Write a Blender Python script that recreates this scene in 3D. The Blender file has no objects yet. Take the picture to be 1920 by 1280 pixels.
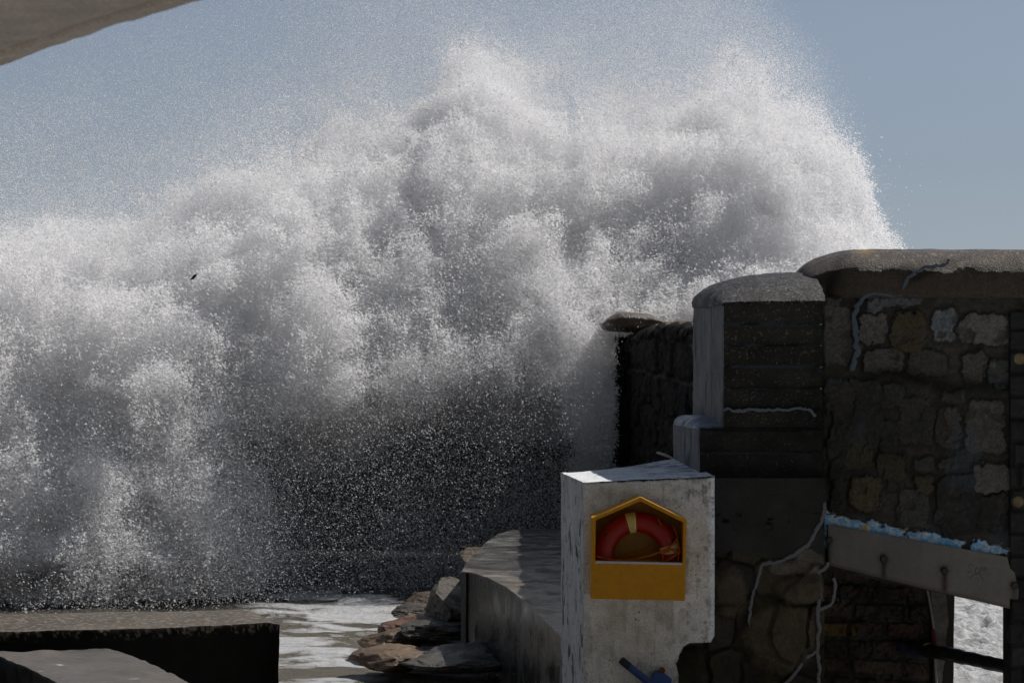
import bpy, bmesh, math, time
import numpy as np
from mathutils import Vector, Matrix

S = bpy.context.scene
C = S.collection
rad = math.radians
T0 = time.time()
F32 = np.float32
A = np.array

# ------------------------------------------------------------------ camera
FOC = 85.0 / 36.0 * 1920.0      # focal length in photo pixels
H = 3.7                         # eye height above the water
cam = bpy.data.cameras.new('camera')
cam.lens = 85
cam.sensor_width = 36
cam.clip_start = 0.2
cam.clip_end = 9000
cam.dof.use_dof = True
cam.dof.focus_distance = 22
cam.dof.aperture_fstop = 8
co = bpy.data.objects.new('camera', cam)
C.objects.link(co)
co.location = (0, 0, H)
co.rotation_euler = (rad(90), 0, 0)
S.camera = co

# ------------------------------------------------------------------ light
SUN = Vector((0.50, 0.34, 0.80)).normalized()
w = bpy.data.worlds.new('World')
S.world = w
w.use_nodes = True
nt = w.node_tree
bg = nt.nodes['Background']
sky = nt.nodes.new('ShaderNodeTexSky')
sky.sky_type = 'NISHITA'
sky.sun_disc = False
sky.sun_elevation = math.asin(SUN.z)
sky.sun_rotation = math.atan2(SUN.x, SUN.y)
sky.air_density = 1.0
sky.dust_density = 0.3
sky.ozone_density = 1.2
hsv = nt.nodes.new('ShaderNodeHueSaturation')
hsv.inputs['Saturation'].default_value = 0.33
nt.links.new(sky.outputs[0], hsv.inputs['Color'])
tint = nt.nodes.new('ShaderNodeMix'); tint.data_type = 'RGBA'; tint.blend_type = 'MULTIPLY'; tint.inputs[0].default_value = 1
tint.inputs[7].default_value = (.84, .96, 1.16, 1)
nt.links.new(hsv.outputs[0], tint.inputs[6])
nt.links.new(tint.outputs[2], bg.inputs[0])
bg.inputs[1].default_value = 0.05
sl = bpy.data.lights.new('sun', 'SUN')
sl.energy = 4.15
sl.angle = rad(0.5)
sl.color = (1.0, 0.95, 0.88)
so = bpy.data.objects.new('sun', sl)
C.objects.link(so)
so.location = (20, 15, 30)
so.rotation_euler = SUN.to_track_quat('Z', 'Y').to_euler()

S.view_settings.view_transform = 'Standard'
S.view_settings.look = 'None'
S.view_settings.exposure = 0.0
S.view_settings.gamma = 1.0
S.cycles.use_denoising = True
S.cycles.denoiser = 'OPENIMAGEDENOISE'
S.cycles.denoising_prefilter = 'ACCURATE'
S.cycles.max_bounces = 12
S.cycles.diffuse_bounces = 8
S.cycles.transparent_max_bounces = 16
S.cycles.use_adaptive_sampling = True
S.cycles.adaptive_threshold = 0.02
S.cycles.sample_clamp_indirect = 6

# ------------------------------------------------------------------ helpers
def P(px, py, d):
    return np.array([(px - 960) / FOC * d, d, H - (py - 640) / FOC * d])

def G(px, py, z):               # photo pixel -> (x, y) on the level plane z
    d = (H - z) * FOC / (py - 640)
    return np.array([(px - 960) / FOC * d, d])

_tabs = {}
def _tab(seed):
    if seed not in _tabs:
        _tabs[seed] = np.random.RandomState(seed * 7 + 3).rand(64, 64, 64).astype(F32)
    return _tabs[seed]

def vn(p, seed=0):
    t = _tab(seed).ravel()
    i = np.floor(p).astype(np.int32)
    f = (p - i).astype(F32)
    f = f * f * (3 - 2 * f)
    x0 = (i[:, 0] & 63) << 12; x1 = ((i[:, 0] + 1) & 63) << 12
    y0 = (i[:, 1] & 63) << 6; y1 = ((i[:, 1] + 1) & 63) << 6
    z0 = i[:, 2] & 63; z1 = (i[:, 2] + 1) & 63
    fx, fy, fz = f[:, 0], f[:, 1], f[:, 2]
    a = t[x0 + y0 + z0]; a += (t[x1 + y0 + z0] - a) * fx
    b = t[x0 + y1 + z0]; b += (t[x1 + y1 + z0] - b) * fx
    c = t[x0 + y0 + z1]; c += (t[x1 + y0 + z1] - c) * fx
    d = t[x0 + y1 + z1]; d += (t[x1 + y1 + z1] - d) * fx
    a += (b - a) * fy
    c += (d - c) * fy
    a += (c - a) * fz
    return a

def fbm(p, s=1.0, o=4, seed=0, gain=0.5, billow=False):
    """fractal noise, about 0..1; s = feature size in metres (number or triple)"""
    q = (np.asarray(p, F32) / np.asarray(s, F32)).astype(F32) + F32(seed * 3.71 + 11)
    tot = np.zeros(len(q), F32); a = 1.0; n = 0.0
    for k in range(o):
        v = vn(q, (seed + k) % 7)
        if billow:
            v = np.abs(2 * v - 1)
        tot += a * v; n += a
        a *= gain
        q = q * F32(2.03) + F32(5.3)
    return tot / n

def sst(a, b, x):
    t = np.clip((x - a) / (b - a), 0, 1)
    return t * t * (3 - 2 * t)

def lerp(a, b, t):
    a = np.asarray(a, float); b = np.asarray(b, float)
    t = np.asarray(t)[..., None]
    return a * (1 - t) + b * t

def tag(o, label=None, cat=None, group=None, kind=None):
    if label: o['label'] = label
    if cat: o['category'] = cat
    if group: o['group'] = group
    if kind: o['kind'] = kind
    return o

def raw_mesh(name, V, faces, mat, col=None, parent=None, smooth=True, origin=None):
    """V n x 3 world coords; faces list of (k x m) integer arrays"""
    V = np.asarray(V, float)
    if parent is not None:
        origin = np.array(parent.location)
    if origin is None:
        origin = np.array([(V[:, 0].min() + V[:, 0].max()) / 2, (V[:, 1].min() + V[:, 1].max()) / 2, V[:, 2].min()])
    me = bpy.data.meshes.new(name)
    me.vertices.add(len(V))
    me.vertices.foreach_set('co', (V - origin).astype(F32).ravel())
    if not isinstance(faces, list): faces = [faces]
    faces = [np.asarray(f, np.int32) for f in faces if len(f)]
    li = np.concatenate([f.ravel() for f in faces])
    lt = np.concatenate([np.full(len(f), f.shape[1], np.int32) for f in faces])
    ls = np.concatenate([[0], np.cumsum(lt)[:-1]]).astype(np.int32)
    me.loops.add(len(li)); me.loops.foreach_set('vertex_index', li)
    me.polygons.add(len(lt)); me.polygons.foreach_set('loop_start', ls)
    me.polygons.foreach_set('use_smooth', np.full(len(lt), smooth))
    me.update(calc_edges=True)
    if col is not None:
        col = np.asarray(col, F32)
        ca = me.color_attributes.new('Col', 'FLOAT_COLOR', 'POINT')
        ca.data.foreach_set('color', np.concatenate([col, np.ones((len(col), 1), F32)], 1).ravel())
    me.materials.append(mat)
    o = bpy.data.objects.new(name, me)
    C.objects.link(o)
    if parent is not None:
        o.parent = parent
    else:
        o.location = origin
    return o

def empty(name, loc):
    o = bpy.data.objects.new(name, None)
    o.location = loc
    o.empty_display_size = 0.2
    C.objects.link(o)
    return o

def gidx(nu, nv, off=0, flip=False):
    i, j = np.meshgrid(np.arange(nu - 1), np.arange(nv - 1), indexing='ij')
    a = (i * nv + j).ravel() + off
    q = np.stack([a, a + nv, a + nv + 1, a + 1], 1)
    return q[:, ::-1] if flip else q

class MB:
    def __init__(s): s.V = []; s.Q = []; s.T = []; s.C = []; s.n = 0
    def add(s, V, Q=None, T=None, col=(0.5, 0.5, 0.5)):
        V = np.asarray(V, float).reshape(-1, 3)
        if Q is not None and len(Q): s.Q.append(np.asarray(Q) + s.n)
        if T is not None and len(T): s.T.append(np.asarray(T) + s.n)
        c = np.asarray(col, float)
        s.C.append(np.broadcast_to(c, V.shape) if c.ndim == 1 else c)
        s.V.append(V); s.n += len(V)
    def build(s, name, mat, parent=None, smooth=True, disp=None, colf=None):
        V = np.concatenate(s.V); Cc = np.concatenate(s.C)
        if colf is not None: Cc = colf(V, Cc)
        if disp is not None: V = V + disp(V)
        fs = []
        if s.Q: fs.append(np.concatenate(s.Q))
        if s.T: fs.append(np.concatenate(s.T))
        return raw_mesh(name, V, fs, mat, Cc, parent, smooth)

def ndisp(amp, size, seed=0, o=4):
    def f(V):
        return np.stack([fbm(V, size, o, seed + k) - 0.5 for k in (0, 2, 4)], 1) * 2 * amp
    return f

def hexa(mb, c, n=(8, 8, 8), col=(.5, .5, .5)):
    """c: 8 corners [x][y][z] order c[ix,iy,iz]; every face a grid"""
    c = np.asarray(c, float).reshape(2, 2, 2, 3)
    def tri(u, v, w_):
        r = 0
        for a in (0, 1):
            for b in (0, 1):
                for d in (0, 1):
                    r = r + (u if a else 1 - u)[:, None] * (v if b else 1 - v)[:, None] * (w_ if d else 1 - w_)[:, None] * c[a, b, d]
        return r
    for ax in range(3):
        o = [k for k in range(3) if k != ax]
        A, B = np.meshgrid(np.linspace(0, 1, n[o[0]] + 1), np.linspace(0, 1, n[o[1]] + 1), indexing='ij')
        for side in (0, 1):
            pr = [None] * 3
            pr[ax] = np.full(A.size, float(side)); pr[o[0]] = A.ravel(); pr[o[1]] = B.ravel()
            mb.add(tri(*pr), gidx(n[o[0]] + 1, n[o[1]] + 1, 0, (side == 0) ^ (ax == 1)), col=col)

def resample(pts, n):
    pts = np.asarray(pts, float)
    s = np.concatenate([[0], np.cumsum(np.linalg.norm(np.diff(pts, axis=0), axis=1))])
    t = np.linspace(0, s[-1], n)
    return np.stack([np.interp(t, s, pts[:, k]) for k in range(pts.shape[1])], 1)

def strip_prism(mb, L, R, zt, zb, n=60, m=20, k=12, col=(.5, .5, .5), zf=None):
    """solid between two plan curves L and R (lists of (x, y)), top zt, bottom zb"""
    L = resample(L, n); R = resample(R, n)
    t = np.linspace(0, 1, m)
    top = L[:, None] * (1 - t)[None, :, None] + R[:, None] * t[None, :, None]
    def lift(xy, z): return np.concatenate([xy.reshape(-1, 2), np.full((xy.reshape(-1, 2).shape[0], 1), z)], 1)
    V = lift(top, zt)
    if zf: V[:, 2] += zf(V)
    mb.add(V, gidx(n, m, 0, True), col=col)
    zz = np.linspace(0, 1, k)
    for line, fl in ((L, False), (R, True), (top[0], True), (top[-1], False)):
        a = lift(line, zt)
        if zf: a[:, 2] += zf(a)
        b = lift(line, zb)
        W = a[:, None] * (1 - zz)[None, :, None] + b[:, None] * zz[None, :, None]
        mb.add(W.reshape(-1, 3), gidx(len(line), k, 0, fl), col=col)

def tube(mb, pts, r, seg=8, col=(.5, .5, .5), cap=True):
    pts = np.asarray(pts, float); n = len(pts)
    r = np.broadcast_to(np.asarray(r, float), (n,))
    tg = np.gradient(pts, axis=0); tg /= np.linalg.norm(tg, axis=1)[:, None] + 1e-9
    up = np.array([0, 0, 1.0]) if abs(tg[0][2]) < .9 else np.array([1.0, 0, 0])
    V = []
    a = np.linspace(0, 2 * np.pi, seg, endpoint=False)
    for i in range(n):
        s = np.cross(tg[i], up); s /= np.linalg.norm(s) + 1e-9
        u = np.cross(s, tg[i]); up = u
        V.append(pts[i] + r[i] * (np.cos(a)[:, None] * s + np.sin(a)[:, None] * u))
    V = np.array(V).reshape(-1, 3)
    Q = [(i * seg + j, i * seg + (j + 1) % seg, (i + 1) * seg + (j + 1) % seg, (i + 1) * seg + j) for i in range(n - 1) for j in range(seg)]
    T = []
    if cap:
        V = np.concatenate([V, pts[:1], pts[-1:]]); b = n * seg
        T = [(b, (j + 1) % seg, j) for j in range(seg)] + [(b + 1, (n - 1) * seg + j, (n - 1) * seg + (j + 1) % seg) for j in range(seg)]
    mb.add(V, Q, T, col)

def poly_solid(mb, pts, y0, y1, col=(.5, .5, .5)):
    """outline pts (x,z) counter-clockwise seen from the camera side, between depths y0 < y1 (convex or star-shaped)"""
    pts = np.asarray(pts, float); n = len(pts)
    c = pts.mean(0)
    f = np.stack([pts[:, 0], np.full(n, y0), pts[:, 1]], 1)
    b = f.copy(); b[:, 1] = y1
    V = np.concatenate([f, b, [[c[0], y0, c[1]], [c[0], y1, c[1]]]])
    Q = [(i, n + i, n + (i + 1) % n, (i + 1) % n) for i in range(n)]
    T = [(2 * n, i, (i + 1) % n) for i in range(n)] + [(2 * n + 1, n + (i + 1) % n, n + i) for i in range(n)]
    mb.add(V, Q, T, col)

# ------------------------------------------------------------------ materials
def newmat(name):
    m = bpy.data.materials.new(name); m.use_nodes = True
    n = m.node_tree; b = n.nodes['Principled BSDF']
    return m, n, b

def surf(name, col=None, rough=0.8, rv=0.15, bump=0.5, bsize=40, fine=0.35, grain=60, spec=0.4, metal=0.0, dist=0.01, wet=None):
    m, n, b = newmat(name)
    N = n.nodes; Lk = n.links
    tc = N.new('ShaderNodeTexCoord')
    if col is None:
        a = N.new('ShaderNodeVertexColor'); a.layer_name = 'Col'; src = a.outputs[0]
    else:
        a = N.new('ShaderNodeRGB'); a.outputs[0].default_value = (*col, 1); src = a.outputs[0]
    g = N.new('ShaderNodeTexNoise'); g.inputs['Scale'].default_value = grain; g.inputs['Detail'].default_value = 5
    g.inputs['Roughness'].default_value = 0.7
    Lk.new(tc.outputs['Object'], g.inputs['Vector'])
    mr = N.new('ShaderNodeMapRange'); mr.inputs['From Min'].default_value = 0.3; mr.inputs['From Max'].default_value = 0.7
    mr.inputs['To Min'].default_value = 1 - fine; mr.inputs['To Max'].default_value = 1 + fine
    Lk.new(g.outputs['Fac'], mr.inputs['Value'])
    mx = N.new('ShaderNodeVectorMath'); mx.operation = 'SCALE'
    Lk.new(src, mx.inputs[0]); Lk.new(mr.outputs[0], mx.inputs['Scale'])
    Lk.new(mx.outputs[0], b.inputs['Base Color'])
    h = N.new('ShaderNodeTexNoise'); h.inputs['Scale'].default_value = bsize; h.inputs['Detail'].default_value = 7
    h.inputs['Roughness'].default_value = 0.65
    Lk.new(tc.outputs['Object'], h.inputs['Vector'])
    bp = N.new('ShaderNodeBump'); bp.inputs['Strength'].default_value = bump; bp.inputs['Distance'].default_value = dist
    Lk.new(h.outputs['Fac'], bp.inputs['Height']); Lk.new(bp.outputs[0], b.inputs['Normal'])
    rn = N.new('ShaderNodeTexNoise'); rn.inputs['Scale'].default_value = 3.5; rn.inputs['Detail'].default_value = 6
    Lk.new(tc.outputs['Object'], rn.inputs['Vector'])
    r2 = N.new('ShaderNodeMapRange'); r2.inputs['From Min'].default_value = 0.35; r2.inputs['From Max'].default_value = 0.65
    r2.inputs['To Min'].default_value = max(0.05, rough - rv); r2.inputs['To Max'].default_value = min(1, rough + rv)
    Lk.new(rn.outputs['Fac'], r2.inputs['Value']); Lk.new(r2.outputs[0], b.inputs['Roughness'])
    b.inputs['Specular IOR Level'].default_value = spec
    b.inputs['Metallic'].default_value = metal
    return m

M_stone = surf('rough_stone', rough=.8, bump=.8, bsize=30, dist=.015, fine=.45, grain=90, spec=.4)
M_wet = surf('wet_stone', rough=.42, rv=.2, bump=.7, bsize=35, dist=.012, fine=.4, grain=80, spec=.5)
M_conc = surf('wet_concrete', rough=.5, rv=.2, bump=.4, bsize=50, dist=.006, fine=.25, grain=70, spec=.4)
M_deck = surf('wet_deck', rough=.26, rv=.14, bump=.35, bsize=25, dist=.006, fine=.3, grain=45, spec=.5)
M_far = surf('dark_sea_stone', rough=.85, rv=.1, bump=.9, bsize=12, dist=.03, fine=.5, grain=30, spec=.12)
M_black = surf('dark_concrete', rough=.8, rv=.15, bump=.5, bsize=40, dist=.008, fine=.3, grain=70, spec=.15)
M_white = surf('white_render', rough=.75, bump=.8, bsize=38, dist=.012, fine=.28, grain=55, spec=.3)
M_mortar = surf('crack_mortar', rough=.8, bump=.4, bsize=60, dist=.004, fine=.25, grain=90, spec=.3)
M_yellow = surf('yellow_plastic', rough=.5, rv=.15, bump=.12, bsize=60, dist=.003, fine=.13, grain=22, spec=.4)
M_red = surf('red_plastic', rough=.42, rv=.08, bump=.05, bsize=60, dist=.002, fine=.06, grain=40, spec=.5)
M_rope = surf('orange_rope', rough=.85, bump=.6, bsize=250, dist=.003, fine=.3, grain=250, spec=.2)
M_metal = surf('weathered_steel', rough=.5, rv=.12, bump=.12, bsize=25, dist=.003, fine=.12, grain=40, spec=.5, metal=.35)
M_paint = surf('blue_paint', rough=.5, rv=.15, bump=.4, bsize=50, dist=.004, fine=.2, grain=60, spec=.4)
M_iron = surf('wet_black_iron', rough=.35, rv=.2, bump=.6, bsize=40, dist=.006, fine=.4, grain=60, spec=.5)
M_rock = surf('wet_rock', rough=.45, rv=.25, bump=.9, bsize=14, dist=.03, fine=.4, grain=40, spec=.5)
M_grit = surf('wet_gritty_stone', rough=.48, rv=.14, bump=1.0, bsize=60, dist=.02, fine=.55, grain=90, spec=.24)
M_bird = surf('dark_feather', rough=.8, bump=.1, fine=.2)

def water_mat():
    m, n, b = newmat('sea_water'); N = n.nodes; Lk = n.links
    tc = N.new('ShaderNodeTexCoord')
    a = N.new('ShaderNodeVertexColor'); a.layer_name = 'Col'
    nz = N.new('ShaderNodeTexNoise'); nz.inputs['Scale'].default_value = 6; nz.inputs['Detail'].default_value = 8
    nz.inputs['Roughness'].default_value = .7
    nz.inputs['Distortion'].default_value = 1.2
    Lk.new(tc.outputs['Object'], nz.inputs['Vector'])
    sc = N.new('ShaderNodeSeparateColor'); Lk.new(a.outputs[0], sc.inputs[0])
    # red channel = foam amount
    ad = N.new('ShaderNodeMath'); ad.operation = 'ADD'; Lk.new(sc.outputs[0], ad.inputs[0]); Lk.new(nz.outputs['Fac'], ad.inputs[1])
    mr = N.new('ShaderNodeMapRange'); mr.inputs['From Min'].default_value = .86; mr.inputs['From Max'].default_value = 1.22
    Lk.new(ad.outputs[0], mr.inputs['Value'])
    mx = N.new('ShaderNodeMix'); mx.data_type = 'RGBA'
    mx.inputs[6].default_value = (.035, .036, .034, 1); mx.inputs[7].default_value = (.50, .51, .53, 1)
    # green channel lets silt tint the open water
    ml = N.new('ShaderNodeMix'); ml.data_type = 'RGBA'
    ml.inputs[6].default_value = (.008, .011, .011, 1); ml.inputs[7].default_value = (.13, .115, .09, 1)
    Lk.new(sc.outputs[1], ml.inputs[0]); Lk.new(ml.outputs[2], mx.inputs[6])
    Lk.new(mr.outputs[0], mx.inputs[0]); Lk.new(mx.outputs[2], b.inputs['Base Color'])
    r = N.new('ShaderNodeMapRange'); r.inputs['To Min'].default_value = .22; r.inputs['To Max'].default_value = .75
    Lk.new(mr.outputs[0], r.inputs['Value']); Lk.new(r.outputs[0], b.inputs['Roughness'])
    b.inputs['Specular IOR Level'].default_value = .3
    n2 = N.new('ShaderNodeTexNoise'); n2.inputs['Scale'].default_value = 5; n2.inputs['Detail'].default_value = 9
    n2.inputs['Roughness'].default_value = .7
    Lk.new(tc.outputs['Object'], n2.inputs['Vector'])
    bp = N.new('ShaderNodeBump'); bp.inputs['Strength'].default_value = .9; bp.inputs['Distance'].default_value = .10
    Lk.new(n2.outputs['Fac'], bp.inputs['Height']); Lk.new(bp.outputs[0], b.inputs['Normal'])
    return m
M_water = water_mat()

# ------------------------------------------------------------------ sea
def axis(parts):
    out = []
    for a, b, n in parts: out.append(np.linspace(a, b, n, endpoint=False))
    return np.concatenate(out + [[parts[-1][1]]])
xs = axis([(-4000, -300, 8), (-300, -40, 12), (-40, -12, 40), (-12, -4, 90), (-4, 8, 250), (8, 30, 60), (30, 300, 12), (300, 4000, 8)])
ys = axis([(-300, 0, 6), (0, 18, 20), (18, 24, 20), (24, 38, 280), (38, 60, 180), (60, 300, 60), (300, 5000, 14)])
X, Y = np.meshgrid(xs, ys, indexing='ij')
V = np.stack([X.ravel(), Y.ravel(), np.zeros(X.size)], 1)
near = sst(120, 45, V[:, 1]) * sst(60, 25, np.abs(V[:, 0]))
right = sst(2.5, 3.5, V[:, 0]) * near
wv = (fbm(V, (2.2, 1.1, 1), 4, 1) - .5) * .28
lump = fbm(V, (.34, .30, 1), 4, 3, billow=True)
h = wv * (.25 + .75 * near) * sst(20, 26, V[:, 1]) + (.5 - lump) * .34 * right + (.5 - fbm(V, (.15, .14, 1), 3, 6, billow=True)) * .10 * right + (.5 - fbm(V, (.5, .25, 1), 4, 2, billow=True)) * .05 * near
big = sst(42.6, 44.0, V[:, 1] + .7 * (fbm(V, 3.0, 3, 5) - .5)) * sst(75, 52, V[:, 1]) * sst(4.6, 3.4, V[:, 0]) * sst(-60, -20, V[:, 0])
h = h + big * (3.3 + 1.2 * (fbm(V, 2.5, 4, 4) - .5))
V[:, 2] = h
# foam amount: lacy patches, solid foam beyond the gateway
fo = fbm(V + np.stack([fbm(V, .9, 3, 6), fbm(V, .9, 3, 2), 0 * V[:, 0]], 1) * .9, (1.1, .55, 1), 5, 2)
foam = .20 + .80 * sst(.38, .58, fo) * near
foam = foam * (1 - big) * sst(39, 34, V[:, 1]) + .05
foam = foam * (1 - right) + right * (.62 + .4 * sst(.2, .6, lump * -1 + 1))
foam *= sst(-4.6, -3.1, V[:, 0]) * (1 - right) + right
foam = foam * ((.50 + .42 * fbm(V, (.5, .2, 1), 5, 5, .65)) * (1 - right) + right)
foam *= sst(.35, -.15, V[:, 0]) * .8 * (1 - right) + .2 * (1 - right) + right
silt = np.clip((1 - big) * near * sst(36, 30, V[:, 1]), 0, 1)
cc = np.stack([foam, silt, silt * 0], 1)
o = raw_mesh('water', V, [gidx(len(xs), len(ys), 0, True)], M_water, cc, None, True, np.zeros(3))
o.data.flip_normals() if o.data.polygons[0].normal.z < 0 else None
tag(o, 'grey stormy sea with white foam between the rocks and blocks', None, None, 'structure')

# ------------------------------------------------------------------ unseen slope added behind the viewpoint to block part of the sky light
ux = np.linspace(-160, 160, 161); vz = np.linspace(0, 1, 60)
X, Z = np.meshgrid(ux, vz, indexing='ij')
V = np.stack([X.ravel(), -9 - 16 * Z.ravel() ** 1.3 - (X.ravel() / 60) ** 2 * -6, -1 + 48 * Z.ravel()], 1)
V[:, 1] += (fbm(V, 9, 5, 2) - .5) * 8
cc = lerp(A([.07, .065, .055]), A([.04, .06, .025]), sst(.45, .6, fbm(V, 6, 4, 3)))
o = raw_mesh('sky_blocker', V, [gidx(161, 60, 0, True)], surf('sky_blocker_rock', bump=.5, bsize=2, grain=1.5, dist=.2), cc, None, True, np.zeros(3))
tag(o, 'unseen dark slope added behind the viewpoint to block sky light', None, None, 'structure')

# ------------------------------------------------------------------ left concrete blocks
def top_side(dtop, dside, edge=None):
    def f(V, c):
        z = V[:, 2].max()
        t = sst(z - .03, z - .005, V[:, 2])
        n = fbm(V, .6, 4, 1)[:, None]
        return (dside * (1 - t[:, None]) + dtop * t[:, None]) * (.75 + .5 * n)
    return f

mb = MB()
Lf = [G(-420, 1193, 1.03), G(0, 1184, 1.03), G(300, 1177, 1.03), G(505, 1166, 1.03), G(523, 1170, 1.03)]
Lb = [G(-420, 1153, 1.03), G(0, 1150, 1.03), G(300, 1146, 1.03), G(440, 1142, 1.03), G(466, 1143, 1.03)]
strip_prism(mb, Lf, Lb, 1.03, -1.0, n=420, m=50, k=90, col=A([.115, .10, .085]))
def dblk(V):
    e = sst(.14, .02, np.abs(1.03 - V[:, 2])) * sst(24, 21.9, V[:, 1]) * 1.0
    d = ndisp(.012, .25, 1)(V) + ndisp(.05, .07, 3, 4)(V) * (e * (V[:, 2] < 1.025))[:, None]
    return d
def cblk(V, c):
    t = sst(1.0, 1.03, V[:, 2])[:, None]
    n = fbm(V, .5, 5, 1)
    r = A([.092, .081, .070]) * (t * (.55 + 1.0 * n[:, None])) + A([.012, .011, .010]) * (1 - t)  # front and sides painted near black for their shade, top paler as lit
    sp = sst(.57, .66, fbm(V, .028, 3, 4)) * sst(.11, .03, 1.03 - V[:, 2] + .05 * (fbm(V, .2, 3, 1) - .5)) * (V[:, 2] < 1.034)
    return r * (1 - sp[:, None]) + A([.20, .17, .14]) * (.4 + 1.4 * fbm(V, .02, 2, 6)[:, None]) * sp[:, None]  # pale aggregate flecks, painted in for the glints along the chipped edge
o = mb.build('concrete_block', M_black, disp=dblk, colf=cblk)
tag(o, 'large wet concrete block at lower left with a black shaded front and chipped upper edge', 'block')

mb = MB()
z1 = .90
Lf = [G(-60, 1236, z1), G(0, 1229, z1), G(55, 1253, z1), G(110, 1280, z1), G(190, 1322, z1), G(320, 1392, z1)]
Rf = [G(60, 1219.5, z1), G(200, 1215.5, z1), G(250, 1229, z1), G(300, 1252, z1), G(352, 1277, z1), G(560, 1380, z1)]
Lf = [G(-60, 1222, z1)] + Lf[1:]
strip_prism(mb, Rf, Lf, z1, -1.0, n=260, m=60, k=60)
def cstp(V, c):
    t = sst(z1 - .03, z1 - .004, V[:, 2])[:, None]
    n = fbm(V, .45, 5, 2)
    r = A([.092, .081, .070]) * (t * (.6 + .9 * n[:, None])) + A([.012, .011, .010]) * (1 - t)  # ledge sides coloured near black to stand for shade, lit top paler
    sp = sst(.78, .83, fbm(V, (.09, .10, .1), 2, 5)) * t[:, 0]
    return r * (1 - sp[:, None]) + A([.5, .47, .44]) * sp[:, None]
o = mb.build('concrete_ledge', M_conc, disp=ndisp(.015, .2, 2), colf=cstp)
tag(o, 'low wet concrete ledge flecked with foam in front of the black block at bottom left', 'ledge')

# ------------------------------------------------------------------ concrete overhang, top left
zc = 4.614
Aa = A([-1.694, 8.0]); Bb = A([(365 - 960) / FOC * 6.48, 6.48])
dr = (Bb - Aa); ln = np.linalg.norm(dr); dr /= ln; nr = A([dr[1], -dr[0]])   # towards lower left
if nr[0] > 0: nr = -nr
p0 = Aa - dr * 3; p1 = Bb + dr * 3
mb = MB()
strip_prism(mb, [p0, p1], [p0 + nr * 3.0, p1 + nr * 3.0], zc + .25, zc, n=160, m=80, k=6)
i, j = 160, 80
t = np.linspace(0, 1, j)
PP = resample([p0, p1], i)
W = PP[:, None] + nr * (t ** 1.5)[None, :, None] * 3.0
W = np.concatenate([W.reshape(-1, 2), np.full((i * j, 1), zc)], 1)
s_ = np.tile((t ** 1.5) * 3.0, i)
W[:, 2] -= .0
mb.add(W, gidx(i, j), col=(.5, .5, .5))
def dov(V):
    d = ndisp(.012, .22, 3)(V)
    q = (V[:, :2] - p0) @ nr
    low = (V[:, 2] < zc + .01)
    d[:, 2] += low * (-.012 * np.exp(-((q - .078) / .012) ** 2) + .006 * np.exp(-((q - .098) / .01) ** 2))
    return d
def cov(V, c):
    q = (V[:, :2] - p0) @ nr
    n = fbm(V, .12, 5, 2)
    b = A([.62, .56, .51]) * (.7 + .6 * n[:, None])
    l = np.exp(-((q - .078 - .012 * (fbm(V, .2, 3, 1) - .5)) / .013) ** 2)[:, None]
    return b * (1 - l) + A([.88, .78, .70]) * l
o = mb.build('concrete_overhang', M_white, disp=dov, colf=cov)
tag(o, 'out of focus grey concrete overhang crossing the top left corner', 'overhang')

# ------------------------------------------------------------------ walkway slab
zs = 1.13
Ls = [A([.64, 20.86]), G(1057, 1198, zs), G(1028, 1168, zs), G(990, 1131, zs), G(950, 1100, zs), G(915, 1082, zs), G(890, 1074, zs), G(866, 1070, zs),
      G(872, 1058, zs), G(888, 1041, zs), G(904, 1022, zs), G(932, 1001, zs), G(960, 993, zs)]
Rs = [A([1.85, 20.9]), A([1.85, 34.0])]
mb = MB()
strip_prism(mb, Ls, Rs, zs, -1.0, n=360, m=110, k=60)
Lsr = resample(Ls[:8], 200)
def edge_dist(V):
    out = np.empty(len(V))
    for a in range(0, len(V), 20000):
        q = V[a:a + 20000, :2]
        out[a:a + 20000] = np.sqrt(((q[:, None] - Lsr[None]) ** 2).sum(2)).min(1)
    return out
def cslab(V, c):
    t = sst(zs - .03, zs - .004, V[:, 2])
    e = edge_dist(V)
    n = fbm(V, (1.0, .35, .4), 5, 2); n2 = fbm(V, (.25, .1, .2), 4, 3)
    top = A([.070, .068, .065]) * (.45 + 1.0 * n[:, None])
    kerb = sst(.36, .33, e)[:, None]
    top = top * (1 - kerb) + A([.15, .13, .11]) * (.7 + .5 * n2[:, None]) * kerb
    foamy = sst(.56, .68, n2 * .5 + n * .5)[:, None] * sst(24, 29, V[:, 1])[:, None]
    top = top * (1 - .6 * foamy) + A([.40, .42, .44]) * .6 * foamy
    gr = np.exp(-((e - .36) / .012) ** 2)[:, None]
    top = top * (1 - .85 * gr)
    st = fbm(V, (.10, .10, .5), 5, 1)
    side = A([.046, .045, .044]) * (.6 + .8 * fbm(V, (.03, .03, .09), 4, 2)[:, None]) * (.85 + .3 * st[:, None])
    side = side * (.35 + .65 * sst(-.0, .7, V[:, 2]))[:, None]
    return side * (1 - t[:, None]) + top * t[:, None]
slab = empty('walkway_slab', (1.0, 22, -.5))
mb.build('deck', M_deck, slab, disp=ndisp(.006, .5, 4), colf=cslab)
mb = MB()
q = G(866, 1070, zs); q2 = G(874, 1071, zs)
hexa(mb, [(q[0] - .01, q[1] - .03, -.3), (q[0] - .01, q[1] - .03, zs - .01), (q[0] - .01, q[1] + .1, -.3), (q[0] - .01, q[1] + .1, zs - .01),
          (q2[0], q2[1] - .06, -.3), (q2[0], q2[1] - .06, zs - .01), (q2[0], q2[1] + .1, -.3), (q2[0], q2[1] + .1, zs - .01)], (2, 2, 10), (.018, .017, .016))
mb.build('corner_gap_strip', M_wet, slab)  # near-black strip painted in for the dark gap at the slab corner
tag(slab, 'wet concrete walkway slab with a pale kerb edge, left of the white pillar', 'walkway')

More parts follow.
